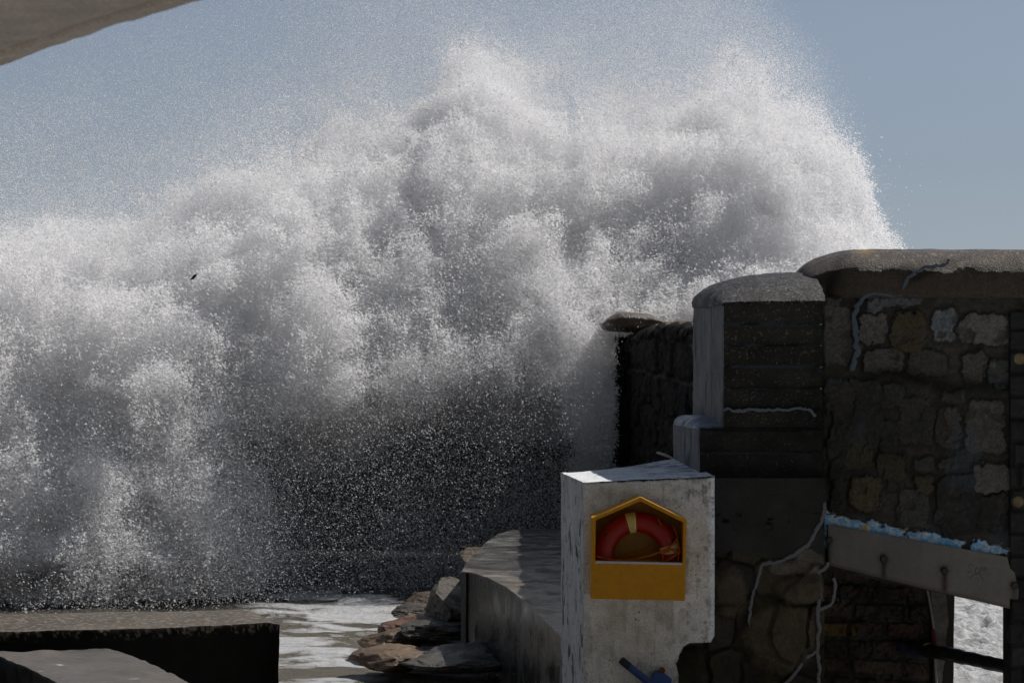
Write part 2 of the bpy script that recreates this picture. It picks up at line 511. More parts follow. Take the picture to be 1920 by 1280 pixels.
# ------------------------------------------------------------------ rocks
def boulder(name, px, py, d, wpx, hpx, depth, seed, col, label, rot=0, flat=.0, col2=None):
    bm = bmesh.new(); bmesh.ops.create_icosphere(bm, subdivisions=6, radius=1)
    V = A([v.co[:] for v in bm.verts]); T = A([[v.index for v in f.verts] for f in bm.faces]); bm.free()
    rng = np.random.RandomState(seed)
    N0 = V.copy()
    for k in range(15):                                   # flat facets
        n = rng.randn(3); n /= np.linalg.norm(n); c = .60 + .26 * rng.rand()
        e = V @ n - c
        V = V - np.outer(np.clip(e, 0, None) * .9, n)
    V = V + N0 * ((fbm(N0 + seed, .7, 5, seed % 5) - .5) * .42)[:, None]
    V = V + N0 * ((fbm(N0 * A([.75, 1, 1.1]) + seed, .26, 5, 2, billow=True) - .3) * .09)[:, None]
    ww = wpx / FOC * d / 2; hh = hpx / FOC * d / 2 * .86
    V = V * A([ww, depth / 2, hh])
    cr, sr = math.cos(rot), math.sin(rot)
    V = V @ A([[cr, 0, sr], [0, 1, 0], [-sr, 0, cr]])
    V = V + P(px, py, d)
    n = fbm(V, .25, 5, seed % 4)[:, None]; n2 = sst(.45, .6, fbm(V, .5, 3, 5))[:, None]
    c = A(col) * (.5 + 1.0 * n)
    if col2: c = c * (1 - n2) + A(col2) * (.6 + .8 * n) * n2
    o = raw_mesh(name, V, [T], M_rock, c)
    tag(o, label, 'rock', 'rocks at the foot of the walkway')
    return o
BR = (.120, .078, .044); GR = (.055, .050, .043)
boulder('rock', 735, 1232, 26.6, 170, 66, 1.3, 1, BR, 'brown rounded rock nearest the camera, lapped by foam in the water', .12)
boulder('rock', 748, 1196, 28.3, 150, 52, 1.2, 2, BR, 'brown rock just behind the nearest rounded rock, with foam on it', .05)
boulder('rock', 775, 1172, 29.6, 170, 46, 1.6, 3, (.11, .055, .034), 'reddish brown long rock at the waterline below the walkway corner', .05, col2=(.20, .15, .10))
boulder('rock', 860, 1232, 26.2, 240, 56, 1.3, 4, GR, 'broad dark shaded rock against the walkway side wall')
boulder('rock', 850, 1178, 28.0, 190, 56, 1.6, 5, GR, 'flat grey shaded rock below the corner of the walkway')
boulder('rock', 806, 1126, 32.4, 110, 40, 1.6, 6, (.07, .05, .035), 'low dark rock behind the sloping stone, in the spray')
boulder('rock', 790, 1146, 31.0, 120, 30, 1.2, 8, (.06, .05, .04), 'thin dark wet ledge of rock left of the sloping stone')
boulder('rock', 848, 1136, 29.0, 130, 104, 2.6, 7, (.042, .032, .020), 'sloping brown stone leaning on the walkway corner', -.5)
boulder('rock', 905, 1054, 31.2, 100, 50, 2.6, 9, (.065, .045, .024), 'brown stone beside the far end of the walkway', -.3)
boulder('rock', 985, 1001, 34.6, 120, 26, 1.2, 10, (.03, .03, .03), 'black wet stone at the far end of the walkway')

# ------------------------------------------------------------------ masonry relief helpers
def cells(u, v, su, sv, seed, jitter=.42, warp=.25):
    """irregular rubble: returns F1, F2-F1 (in metres) and cell id for every point"""
    p = np.stack([u, v, 0 * u], 1)
    k = min(su, sv)
    u = u + (fbm(p, k * 1.1, 4, seed) - .5) * 2 * warp * k; v = v + (fbm(p, k * 1.1, 4, seed + 2) - .5) * 2 * warp * k
    rng = np.random.RandomState(seed)
    nj = int(np.ceil((v.max() - v.min()) / sv)) + 3; ni = int(np.ceil((u.max() - u.min()) / su)) + 3
    iu = np.floor((u - u.min()) / su).astype(int) + 1; iv = np.floor((v - v.min()) / sv).astype(int) + 1
    ju = rng.rand(ni + 2, nj + 2); jv = rng.rand(ni + 2, nj + 2); off = (np.arange(nj + 2) % 2) * .5
    best = np.full(len(u), 9e9); sec = np.full(len(u), 9e9); idb = np.zeros(len(u), int)
    for a in (-1, 0, 1):
        for b in (-1, 0, 1):
            ci = np.clip(iu + a, 0, ni + 1); cj = np.clip(iv + b, 0, nj + 1)
            cu = u.min() + (ci - 1 + .5 + (ju[ci, cj] - .5) * 2 * jitter + off[cj] * .6 - .3) * su
            cv = v.min() + (cj - 1 + .5 + (jv[ci, cj] - .5) * 2 * jitter * .6) * sv
            dx = np.abs(u - cu) / su; dy = np.abs(v - cv) / sv
            d = (dx ** 3 + dy ** 3) ** (1 / 3.)
            m = d < best
            sec = np.where(m, best, np.minimum(sec, d)); idb = np.where(m, ci * 997 + cj, idb); best = np.where(m, d, best)
    return best, sec - best, idb

def idr(i, k):
    return ((np.sin(i * 12.9898 + k * 78.233) * 43758.5453) % 1.0)

def courses(u, v, hu, hv, seed, wob=.02):
    """coursed blocks: returns distance to joint (m) and block id"""
    p = np.stack([u, v, 0 * u], 1)
    v = v + (fbm(p, .5, 3, seed) - .5) * 2 * wob; u = u + (fbm(p, .3, 3, seed + 1) - .5) * 2 * wob
    r = np.floor(v / hv); fv = v / hv - r
    wdt = hu * (.75 + .5 * idr(r, 3)); uu = u + idr(r, 1) * hu
    c = np.floor(uu / wdt); fu = uu / wdt - c
    d = np.minimum(np.minimum(fv, 1 - fv) * hv, np.minimum(fu, 1 - fu) * wdt)
    return d, (r * 131 + c * 17).astype(int), np.minimum(fv, 1 - fv) * hv

def patch(name, O, eu, ev, nrm, nu, nv, func, mat, parent, backing=None):
    """relief panel: corner O, edge vectors eu/ev, outward normal nrm; func(u,v,W)->(height, colour)"""
    eu = A(eu, float) if False else np.asarray(eu, float); ev = np.asarray(ev, float); nrm = np.asarray(nrm, float)
    Uu, Vv = np.meshgrid(np.linspace(0, 1, nu), np.linspace(0, 1, nv), indexing='ij')
    Uu = Uu.ravel(); Vv = Vv.ravel()
    W = np.asarray(O) + Uu[:, None] * eu + Vv[:, None] * ev
    hgt, col = func(Uu * np.linalg.norm(eu), Vv * np.linalg.norm(ev), W)
    W2 = W + nrm * np.asarray(hgt)[:, None]
    n = np.cross(eu, ev)
    flip = np.dot(n, nrm) < 0
    mb = MB(); mb.add(W2, gidx(nu, nv, 0, flip), col=col)
    # rim running back into the body so that the panel has thickness
    idx = np.arange(nu * nv).reshape(nu, nv)
    loop = np.concatenate([idx[:, 0], idx[-1, 1:], idx[-2::-1, -1], idx[0, -2:0:-1]])
    a = W2[loop]; b = W[loop] - nrm * (backing or .12); L = len(loop)
    Q = [(k, (k + 1) % L, L + (k + 1) % L, L + k) if flip else (k, L + k, L + (k + 1) % L, (k + 1) % L) for k in range(L)]
    mb.add(np.concatenate([a, b]), Q, col=np.concatenate([np.asarray(col)[loop]] * 2))
    return mb.build(name, mat, parent)

def pxof(W):
    return 960 + W[:, 0] / W[:, 1] * FOC, 640 - (W[:, 2] - H) / W[:, 1] * FOC

# ------------------------------------------------------------------ tall harbour wall (upper rubble wall over the gateway)
wall = empty('harbour_wall', (3.2, 21.0, 1.5))
D = 20.5
x0 = P(1533, 0, D)[0]; x1 = P(2080, 0, D)[0]
ztop = P(0, 556, D)[2]
zl = P(0, 1062, D)[2]; zr = P(0, 1062 + (1138 - 1062) / 342. * (2080 - 1553), D)[2]
STONES = [(1566, 628, 66, 116, .75, 0), (1637, 614, 54, 56, .85, 0), (1703, 622, 66, 74, .38, 1), (1770, 607, 42, 62, .95, 2), (1843, 617, 96, 58, 1.1, 0),
          (1653, 675, 78, 44, .75, 0), (1735, 680, 72, 50, .5, 0), (1826, 690, 44, 62, .7, 0), (1871, 700, 38, 58, .6, 2), (1606, 775, 96, 130, .32, 0),
          (1672, 740, 40, 50, .4, 0), (1717, 788, 66, 88, .42, 0), (1784, 742, 46, 24, .7, 0), (1778, 800, 48, 78, .72, 0), (1847, 800, 76, 100, .85, 0),
          (1611, 858, 56, 42, .40, 1), (1671, 874, 58, 56, .36, 1), (1735, 872, 40, 32, .5, 0), (1776, 866, 38, 26, .5, 0), (1730, 908, 34, 38, .42, 1),
          (1859, 895, 68, 54, 1.1, 0), (1623, 926, 60, 70, .6, 1), (1712, 952, 60, 76, .62, 0), (1795, 940, 86, 110, .26, 0), (1860, 960, 60, 70, .24, 0),
          (1565, 740, 36, 70, .3, 2), (1570, 850, 36, 110, .25, 0), (1572, 930, 34, 60, .25, 0), (1680, 566, 100, 22, .6, 2), (1640, 574, 30, 20, .7, 2),
          (1565, 568, 30, 16, .6, 0), (1668, 820, 34, 60, .3, 0), (1905, 620, 50, 60, .3, 0), (1820, 850, 60, 26, .3, 0), (1680, 905, 30, 26, .3, 0)]
def f_tall(u, v, W):
    px, py = pxof(W)
    # v is remapped so that the lower edge slopes like the lintel
    p = W
    wx = px + (fbm(p, .09, 6, 5, .65) - .5) * 34; wy = py + (fbm(p, .09, 6, 1, .65) - .5) * 34
    s = np.zeros(len(W)); r1 = np.zeros(len(W)); r2 = np.zeros(len(W)); tint = np.zeros(len(W), int); halo = np.zeros(len(W))
    for k, (cx, cy, ww, wh_, sh, tn) in enumerate(STONES):
        qx = np.abs(wx - cx) / (ww / 2); qy = np.abs(wy - cy) / (wh_ / 2)
        dd = (1 - (qx ** 5 + qy ** 5) ** (1 / 5)) * min(ww, wh_) / 2
        m = sst(-.6, 2.2, dd)
        halo = np.maximum(halo, sst(-9, -2, dd) * (1 - m))
        t = m > s
        r1 = np.where(t, sh, r1); r2 = np.where(t, .3 + .7 * ((k * 37 % 11) / 11.), r2); tint = np.where(t, tn, tint); s = np.maximum(s, m)
    r3 = tint
    smear = sst(.54, .64, fbm(p, .13, 5, 3) + .12 * (.6 - r1))
    face = s * (1 - smear * .75)
    hgt = .026 * s * (.4 + .8 * r2) * (1 - .5 * smear) + .03 * (fbm(p, .09, 4, 1) - .5) + .006 * (fbm(p, .02, 3, 2) - .5)
    up = .68 + .32 * sst(2.9, 3.9, W[:, 2])             # lower courses stay wet and dark
    mort = A([.066, .060, .053]) * ((.40 + 1.1 * fbm(p, .10, 6, 4)) * (1 - .45 * halo * (1 - s)) * (.6 + .8 * fbm(p, .02, 3, 6)))[:, None]
    gran = A([.14, .132, .125]) * r1[:, None]
    gran = np.where((r3 == 1)[:, None], A([.19, .155, .085]) * r1[:, None], gran)
    gran = np.where((r3 == 2)[:, None], A([.17, .19, .21]) * r1[:, None], gran)
    gran = gran * (.25 + 1.5 * fbm(p, .022, 4, 2, .7))[:, None]
    col = (mort * (1 - face[:, None]) + gran * face[:, None])
    blue = sst(.60, .70, fbm(p, .30, 4, 6))[:, None] * sst(3.6, 3.2, W[:, 2])[:, None] * .35
    col = col * (1 - blue) + A([.09, .12, .16]) * blue
    # a darker seam in mid wall
    ys_ = 700 + 25 * sst(1660, 1800, px)
    seam = np.exp(-((py - ys_) / 14) ** 2) * sst(1590, 1640, px) * .7
    col = col * (1 - seam)[:, None]
    col = col * up[:, None]
    # left margin: joint against the buttress
    mg = sst(1540, 1550, px) + .25 * (px < 1540)
    col = col * np.clip(mg, .25, 1)[:, None]
    # band of peeling blue paint right above the lintel plate
    yb = 984 + (px - 1555) * .179
    rag = (fbm(W, (.06, .06, .03), 4, 2) - .5) * 26
    band = sst(-21, -17, py - yb + rag) * sst(48, 40, py - yb)
    n1 = fbm(W, .06, 4, 5); n2 = fbm(W, .035, 3, 1)
    bl = A([.17, .42, .72]) * (.8 + .5 * n1)[:, None]
    wh = A([.62, .66, .70])
    wm = np.clip(sst(.50, .60, n2) * .8 + sst(-14, -19, py - yb + rag) * .8, 0, 1)[:, None]
    pc = bl * (1 - wm) + wh * wm
    bare = sst(.65, .70, fbm(W, .09, 4, 6) + .12 * sst(1800, 1880, px))[:, None]
    pc = pc * (1 - bare) + A([.03, .028, .025]) * bare
    og = (np.exp(-((px - 1577) ** 2 + (py - 988) ** 2) / 18) + np.exp(-((px - 1621) ** 2 + (py - 989) ** 2) / 26))[:, None]
    pc = pc * (1 - np.clip(og * 1.5, 0, 1)) + A([.65, .36, .05]) * np.clip(og * 1.5, 0, 1)
    col = col * (1 - band[:, None]) + pc * band[:, None]
    hgt = hgt * (1 - band) + band * (.022 + .006 * n1)
    return hgt, col
# sheared panel: bottom edge follows the lintel
nu, nv = 430, 470
U_, V_ = np.meshgrid(np.linspace(0, 1, nu), np.linspace(0, 1, nv), indexing='ij')
xw = x0 + U_.ravel() * (x1 - x0)
zb_ = zl + (zr - zl) * np.clip((xw - x0) / (x1 - x0), 0, 1)
W = np.stack([xw, np.full(nu * nv, D), zb_ + V_.ravel() * (ztop - zb_)], 1)
hh, cc = f_tall(None, None, W)
W[:, 1] -= hh
mb = MB(); mb.add(W, gidx(nu, nv), col=cc)
mb.build('rubble_face', M_stone, wall)
mb = MB()   # core of the wall
hexa(mb, [(x0, D + .02, zl + .02), (x0, D + .02, ztop + .1), (x0, D + 1.15, zl + .02), (x0, D + 1.15, ztop + .1),
          (x1, D + .02, zr + .02), (x1, D + .02, ztop + .1), (x1, D + 1.15, zr + .02), (x1, D + 1.15, ztop + .1)], (20, 10, 20), (.05, .045, .04))
mb.build('wall_core', M_stone, wall)
# coping: swept rounded section with a hipped left end
sec = A([(-.00, 0.0), (-.035, .0), (-.05, .05), (-.05, .10), (-.047, .16), (-.036, .215), (-.012, .265), (.03, .31), (.10, .355), (.22, .395), (.45, .43), (.75, .43), (1.0, .40), (1.2, .3), (1.25, .0)])
sec = resample(sec, 90)
nu = 420
uu = np.linspace(0, 1, nu)
px_l, px_r = 1527, 2080
xa = P(px_l, 0, D)[0]; xb = x1
xx = xa + uu * (xb - xa)
t = np.clip((xx - xa) / .42, 0, 1)
prof = .46 + .54 * np.sqrt(1 - (1 - t) ** 2)
CV = np.stack([np.repeat(xx, 90), np.tile(D + sec[:, 0], nu), ztop - .012 + np.tile(sec[:, 1], nu) * np.repeat(prof, 90)], 1)
# the end bulges left above the buttress cap
lw = np.repeat(np.clip(1 - t, 0, 1) ** 3, 90) * sst(.0, .2, CV[:, 2] - ztop)
CV[:, 0] -= lw * .06
CV[:, 1] += np.repeat(np.clip(1 - t, 0, 1) ** 2, 90) * .12
def ccop(V, c):
    px, py = pxof(V)
    n = fbm(V, .35, 5, 2)[:, None]; g = fbm(V, .03, 3, 4)[:, None]
    b = A([.115, .090, .070]) * (.55 + .7 * n) * (.7 + .6 * g)
    up = sst(ztop + .25, ztop + .36, V[:, 2])[:, None]
    agg = sst(.60, .72, fbm(V, .02, 2, 1))[:, None] * up
    b = b * (.80 - .12 * up) * (1 - agg) + A([.22, .19, .16]) * agg
    lich = (np.exp(-((px - 1622) / 16) ** 2 - ((V[:, 2] - ztop - .40) / .03) ** 2))[:, None]
    b = b * (1 - .8 * lich) + A([.30, .20, .03]) * .8 * lich
    dk = np.exp(-((px - 1562 - (py - 520) * -.35) / 13) ** 2)[:, None] * .65
    dk2 = np.exp(-(((py - 512) + (px - 1740) * .42 + (fbm(V, .1, 3, 1) - .5) * 20) / 8) ** 2)[:, None] * (sst(1685, 1720, px) * sst(1850, 1800, px))[:, None] * .6
    return b * (1 - dk) * (1 - dk2)
mb = MB(); mb.add(CV, gidx(nu, 90, 0, False), col=(.1, .1, .1))
eF = CV[:90]; ce = eF.mean(0)
mb.add(np.concatenate([eF, [ce]]), None, [(90, k + 1, k) for k in range(89)], col=(.08, .07, .06))
mb.build('coping', M_grit, wall, disp=ndisp(.012, .14, 2, 5), colf=ccop)
tag(wall, 'tall dark rubble wall with rounded coping and blue-grey crack repair, filling the right side', 'wall')

def vein(pts, d, r, name, parent, col, seed=0):
    """a raised band of crack mortar following pixels of the wall plane at depth d"""
    w3 = A([P(a, b, d) for a, b in pts])
    q = resample(w3, 170)
    j = np.stack([fbm(q * 1.0 + seed, .05, 4, 1) - .5, 0 * q[:, 0], fbm(q + seed, .05, 4, 3) - .5], 1) * .05
    q = q + j
    rr = r * (.35 + 1.5 * fbm(q, .035, 4, 2, .7)); rr[0] *= .3; rr[-1] *= .3
    mb = MB(); tube(mb, q, rr, 10, col)
    def fl(V):
        dd = np.zeros_like(V); dd[:, 1] = (d - V[:, 1]) * .84; return dd
    return mb.build(name, M_mortar, parent, disp=fl)
vein([(1782, 488), (1758, 500), (1737, 500), (1722, 506), (1704, 520), (1696, 535), (1688, 550)], D - .048, .013, 'crack_repair', wall, (.105, .135, .17), 1)
vein([(1688, 551), (1660, 552), (1630, 551), (1616, 560), (1606, 574)], D - .045, .014, 'crack_repair', wall, (.105, .135, .17), 2)
vein([(1606, 572), (1601, 600), (1604, 630), (1606, 660), (1600, 694)], D - .035, .022, 'crack_repair', wall, (.105, .135, .17), 3)

# ------------------------------------------------------------------ buttress of coursed blocks
butt = empty('stepped_buttress', (2.1, 20.6, 2.4))
DB = 20.0
def f_butt(u, v, W):
    px, py = pxof(W)
    d, I, dv = courses(W[:, 0], W[:, 2] + .0374, .30, .1765, 3, .008)
    fv = ((W[:, 2] + .0374) / .1765) % 1.0
    r1 = idr(I, 2)
    jn = sst(.003, .012, dv)
    s = sst(.006, .03, d)
    g = fbm(W, .016, 3, 2)
    hgt = .024 * sst(0, .75, fv) * sst(1.0, .96, fv) + .002 * s + .010 * (fbm(W, .08, 4, 1) - .5) + .004 * (g - .5)
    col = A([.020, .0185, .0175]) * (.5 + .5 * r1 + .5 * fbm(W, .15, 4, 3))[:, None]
    sp = sst(.72, .80, fbm(W, .013, 2, 5))[:, None]
    col = col * (1 - sp) + A([.12, .115, .11]) * sp
    col = col * (.62 + .38 * jn)[:, None]
    col = col * (.75 + .6 * fbm(W, (.35, .1, .25), 4, 6))[:, None]
    line = (np.exp(-((py - 607) / 2.6) ** 2) * .6 + np.exp(-((py - 647) / 2.4) ** 2) * .5 + np.exp(-((py - 687) / 2.4) ** 2) * .7 + np.exp(-((py - 728) / 2.) ** 2) * .3 + np.exp(-((py - 808) / 2.) ** 2) * .3 + np.exp(-((py - 848) / 2.) ** 2) * .5)[:, None]
    line = line * sst(.35, .6, fbm(W, (.15, .1, .1), 4, 1))[:, None]
    col = col * (1 - line) + A([.12, .14, .17]) * line  # pale lines painted where the course ledges catch light
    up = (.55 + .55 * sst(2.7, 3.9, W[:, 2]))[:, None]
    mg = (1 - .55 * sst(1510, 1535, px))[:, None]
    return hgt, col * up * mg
xL = P(1357, 0, DB)[0]; xR = P(1541, 0, DB)[0]
xS = P(1312, 0, DB)[0]
zt = P(0, 566, DB)[2]; zs2 = P(0, 801, DB)[2]; zb2 = P(0, 896, DB)[2]
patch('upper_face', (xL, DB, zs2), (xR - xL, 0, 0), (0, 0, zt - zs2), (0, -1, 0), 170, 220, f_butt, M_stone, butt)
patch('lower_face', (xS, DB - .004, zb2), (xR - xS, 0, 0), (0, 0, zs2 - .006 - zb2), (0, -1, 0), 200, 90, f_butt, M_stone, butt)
def f_side(u, v, W):
    st = fbm(W, (.07, .07, .55), 4, 2); n = fbm(W, .1, 5, 4)
    col = A([.21, .21, .22]) * (.35 + .6 * st + .45 * n)[:, None]  # side painted far paler than the front to carry its sky light
    dk = sst(.62, .70, fbm(W, (.1, .1, .35), 4, 5))[:, None]
    col = col * (1 - .55 * dk)
    return .02 * (fbm(W, .2, 4, 1) - .5) + .008 * (fbm(W, .05, 3, 2) - .5), col
yb = 21.7
xLb = P(1300, 0, yb)[0]
def side(name, xa, ya, xb, yb_, za, zb, nu=120, nv=160, fn=f_side):
    e = A([xb - xa, yb_ - ya, 0]); n = A([-e[1], e[0], 0]) / np.linalg.norm(e)
    if n[0] > 0: n = -n
    return patch(name, (xa, ya, za), e, (0, 0, zb - za), n, nu, nv, fn, M_white, butt)
side('side_face', xL + .002, DB, xLb, yb, zs2, zt)
ybs = 21.3; xSb = P(1262, 0, ybs)[0]
side('step_side_face', xS + .002, DB, xSb, ybs, zb2 - .3, zs2 - .02, 100, 90)
# core
mb = MB()
hexa(mb, [(xL + .02, DB + .03, zb2), (xL + .02, DB + .03, zt), (xLb + .02, yb, zb2), (xLb + .02, yb, zt),
          (xR, DB + .03, zb2), (xR, DB + .03, zt), (xR, yb, zb2), (xR, yb, zt)], (6, 6, 6), (.06, .058, .055))
mb.build('buttress_core', M_stone, butt)
# step top: a rounded wet ledge
mb = MB()
nu, nv = 70, 90
U_, V_ = np.meshgrid(np.linspace(0, 1, nu), np.linspace(0, 1, nv), indexing='ij')
U_ = U_.ravel(); V_ = V_.ravel()
xl_ = xS + (xSb - xS) * V_
xr_ = xL + .05 + (xLb - xL) * V_
W = np.stack([xl_ + (xr_ - xl_) * U_, DB + (ybs - DB) * V_, zs2 - .02 + .085 * np.sqrt(np.clip(1 - (1 - np.clip(U_ * 2.2, 0, 1)) ** 2, 0, 1)) * sst(-.05, .55, V_)], 1)
def cstep(V, c):
    n = fbm(V, .06, 4, 3)[:, None]
    return A([.16, .19, .25]) * (.4 + 1.1 * n)  # bluish colour paints the cool shade lying on the step
mb.add(W, gidx(nu, nv), col=(.1, .1, .1))
mb.build('step_top', M_wet, butt, disp=ndisp(.012, .08, 1), colf=cstep)
# domed cap
nu, nv = 150, 110
U_, V_ = np.meshgrid(np.linspace(0, 1, nu), np.linspace(0, 1, nv), indexing='ij')
U_ = U_.ravel(); V_ = V_.ravel()
xl_ = xL - .01 + (xLb - xL) * V_
xr_ = xR + .03
ed = np.sqrt(np.clip(1 - (1 - np.clip(U_ * 1.15, 0, 1)) ** 2.0, 0, 1))
rise = .27 * np.sin(np.clip(V_ * 1.3, 0, 1) * np.pi / 2) ** .7 * (.10 + .90 * ed) + .02 * ed
W = np.stack([xl_ + (xr_ - xl_) * U_, DB - .02 + (yb - DB + .02) * V_, zt - .01 + rise], 1)
mb = MB(); mb.add(W, gidx(nu, nv), col=(.1, .1, .1))
for idx, fl in ((np.arange(nu) * nv, False), (np.arange(nv), True), (np.arange(nu) * nv + nv - 1, True)):
    a = W[idx]; b = a.copy(); b[:, 2] = zt - .03
    mb.add(np.stack([a, b], 1).reshape(-1, 3), gidx(len(idx), 2, 0, not fl), col=(.1, .1, .1))
def ccap(V, c):
    n = fbm(V, .05, 4, 3)[:, None]; m = fbm(V, .3, 4, 1)[:, None]
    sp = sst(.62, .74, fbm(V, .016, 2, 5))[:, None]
    return A([.034, .031, .029]) * (.4 + .9 * n) * (.5 + .9 * m) * (1 - sp) + A([.17, .16, .155]) * sp  # pale aggregate specks painted in for the wet glints
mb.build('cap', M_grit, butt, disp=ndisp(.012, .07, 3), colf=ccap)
vein([(1356, 766), (1380, 769), (1420, 768), (1460, 767), (1505, 766), (1519, 770), (1528, 781)], DB - .032, .011, 'crack_repair', butt, (.14, .17, .21), 4)
tag(butt, 'dark stepped buttress of coursed blocks with a glistening domed cap, behind the white pillar', 'buttress')

# ------------------------------------------------------------------ rubble base under the buttress
base = empty('rubble_base', (1.9, 20.2, 0))
DF = 19.9
def f_base(u, v, W):
    px, py = pxof(W)
    F1, E, I = cells(W[:, 0] + .13, W[:, 2], .34, .33, 23, .40, .35)
    r1, r2 = idr(I, 4), idr(I, 5)
    ren = sst(1052, 1046, py + (fbm(W, .12, 4, 2) - .5) * 30 + (px - 1480) * -.10)
    # pale smear of render running down at the right
    sm = np.exp(-(((px - 1515) / 30) ** 2 + ((py - 1052) / 26) ** 2)) + np.exp(-(((px - 1465) / 26) ** 2 + ((py - 1066) / 12) ** 2))
    sm = sst(.35, .6, sm + (fbm(W, .05, 3, 1) - .5) * .3)
    s = sst(.02, .13, E)
    stone = A([.095, .072, .045]) * (.25 + 1.1 * r1)[:, None] * (.5 + .9 * fbm(W, .07, 4, 4))[:, None]
    # two large pale-brown stones seen between the cracks
    b1 = sst(.16, .10, np.hypot((px - 1462) / 60 * .12, (py - 1190) / 66 * .14) + (fbm(W, .1, 4, 3) - .5) * .09)
    b2 = sst(.16, .10, np.hypot((px - 1500) / 44 * .12, (py - 1105) / 26 * .14) + (fbm(W, .1, 4, 1) - .5) * .09)
    b3 = sst(.16, .10, np.hypot((px - 1370) / 30 * .12, (py - 1110) / 46 * .14) + (fbm(W, .1, 4, 5) - .5) * .09)
    bb = np.clip(b1 + b2 + b3, 0, 1)
    gap = A([.012, .012, .010])
    low = gap * (1 - s[:, None] * .5) + stone * s[:, None] * .5
    br = A([.085, .066, .043]) * (.45 + 1.0 * fbm(W, .09, 5, 2))[:, None]
    low = low * (1 - bb[:, None]) + br * bb[:, None]
    moss = sst(.55, .66, fbm(W, .12, 4, 6))[:, None] * .4
    low = low * (1 - moss) + A([.045, .045, .018]) * moss
    rc = A([.030, .029, .028]) * (.5 + .9 * fbm(W, .18, 5, 5))[:, None]
    hole = (sst(.60, .66, fbm(W, (.09, .1, .05), 4, 2)) * np.exp(-((py - 975) / 14) ** 2))[:, None]
    rc = rc * (1 - .85 * hole)
    smc = A([.16, .145, .125]) * (.5 + .9 * fbm(W, .06, 4, 2))[:, None]
    k = ren[:, None]
    col = low * (1 - k) + rc * k
    col = col * (1 - .75 * sm[:, None]) + smc * .75 * sm[:, None]
    h1 = .05 * s * r2 + .05 * bb + .05 * (fbm(W, .12, 5, 3) - .5)
    hgt = h1 * (1 - ren) + ren * (.045 + .012 * (fbm(W, .15, 4, 1) - .5)) - .02 * hole[:, 0]
    return hgt, col
xa = P(1180, 0, DF)[0]; xb = P(1545, 0, DF)[0]; zA = P(0, 1420, DF)[2]; zB = P(0, 896, DF)[2]
patch('stone_face', (xa, DF, zA), (xb - xa, 0, 0), (0, 0, zB - zA), (0, -1, 0), 330, 450, f_base, M_stone, base, .3)
mb = MB()
hexa(mb, [(xa + .1, DF + .05, -.5), (xa + .1, DF + .05, zB - .01), (xa + .1, DF + 1.7, -.5), (xa + .1, DF + 1.7, zB - .01),
          (xb - .02, DF + .05, -.5), (xb - .02, DF + .05, zB - .01), (xb - .02, DF + 1.7, -.5), (xb - .02, DF + 1.7, zB - .01)], (8, 8, 8), (.03, .028, .024))
mb.build('base_core', M_stone, base)
G1 = (.17, .17, .185)
dv = DF - .055
vein([(1549, 942), (1543, 968), (1532, 995), (1514, 1020), (1488, 1042), (1462, 1052), (1430, 1057)], dv, .014, 'crack_repair', base, (.15, .15, .17), 5)
vein([(1430, 1057), (1420, 1085), (1412, 1110), (1407, 1140), (1406, 1165), (1411, 1180), (1403, 1195)], dv, .010, 'crack_repair', base, (.16, .17, .20), 6)
vein([(1556, 1056), (1537, 1072), (1533, 1090), (1536, 1120), (1532, 1150), (1536, 1180), (1533, 1215), (1536, 1250), (1534, 1290)], dv, .013, 'crack_repair', base, G1, 7)
vein([(1563, 1086), (1567, 1100), (1564, 1125), (1550, 1136), (1536, 1147)], dv - .0, .012, 'crack_repair', base, G1, 8)
vein([(1532, 1222), (1510, 1237), (1492, 1258), (1468, 1285)], dv, .012, 'crack_repair', base, G1, 9)
tag(base, 'dark rubble base with branching pale crack repairs, right of the white pillar', 'wall')

# ------------------------------------------------------------------ white pillar
pil = empty('white_pillar', (1.05, 20.2, 1.0))
DP = 19.6
xpl = P(1094, 0, DP)[0]; xpr = P(1341, 0, DP)[0]; zpt = P(0, 904, DP)[2]; zpb = P(0, 1400, DP)[2]
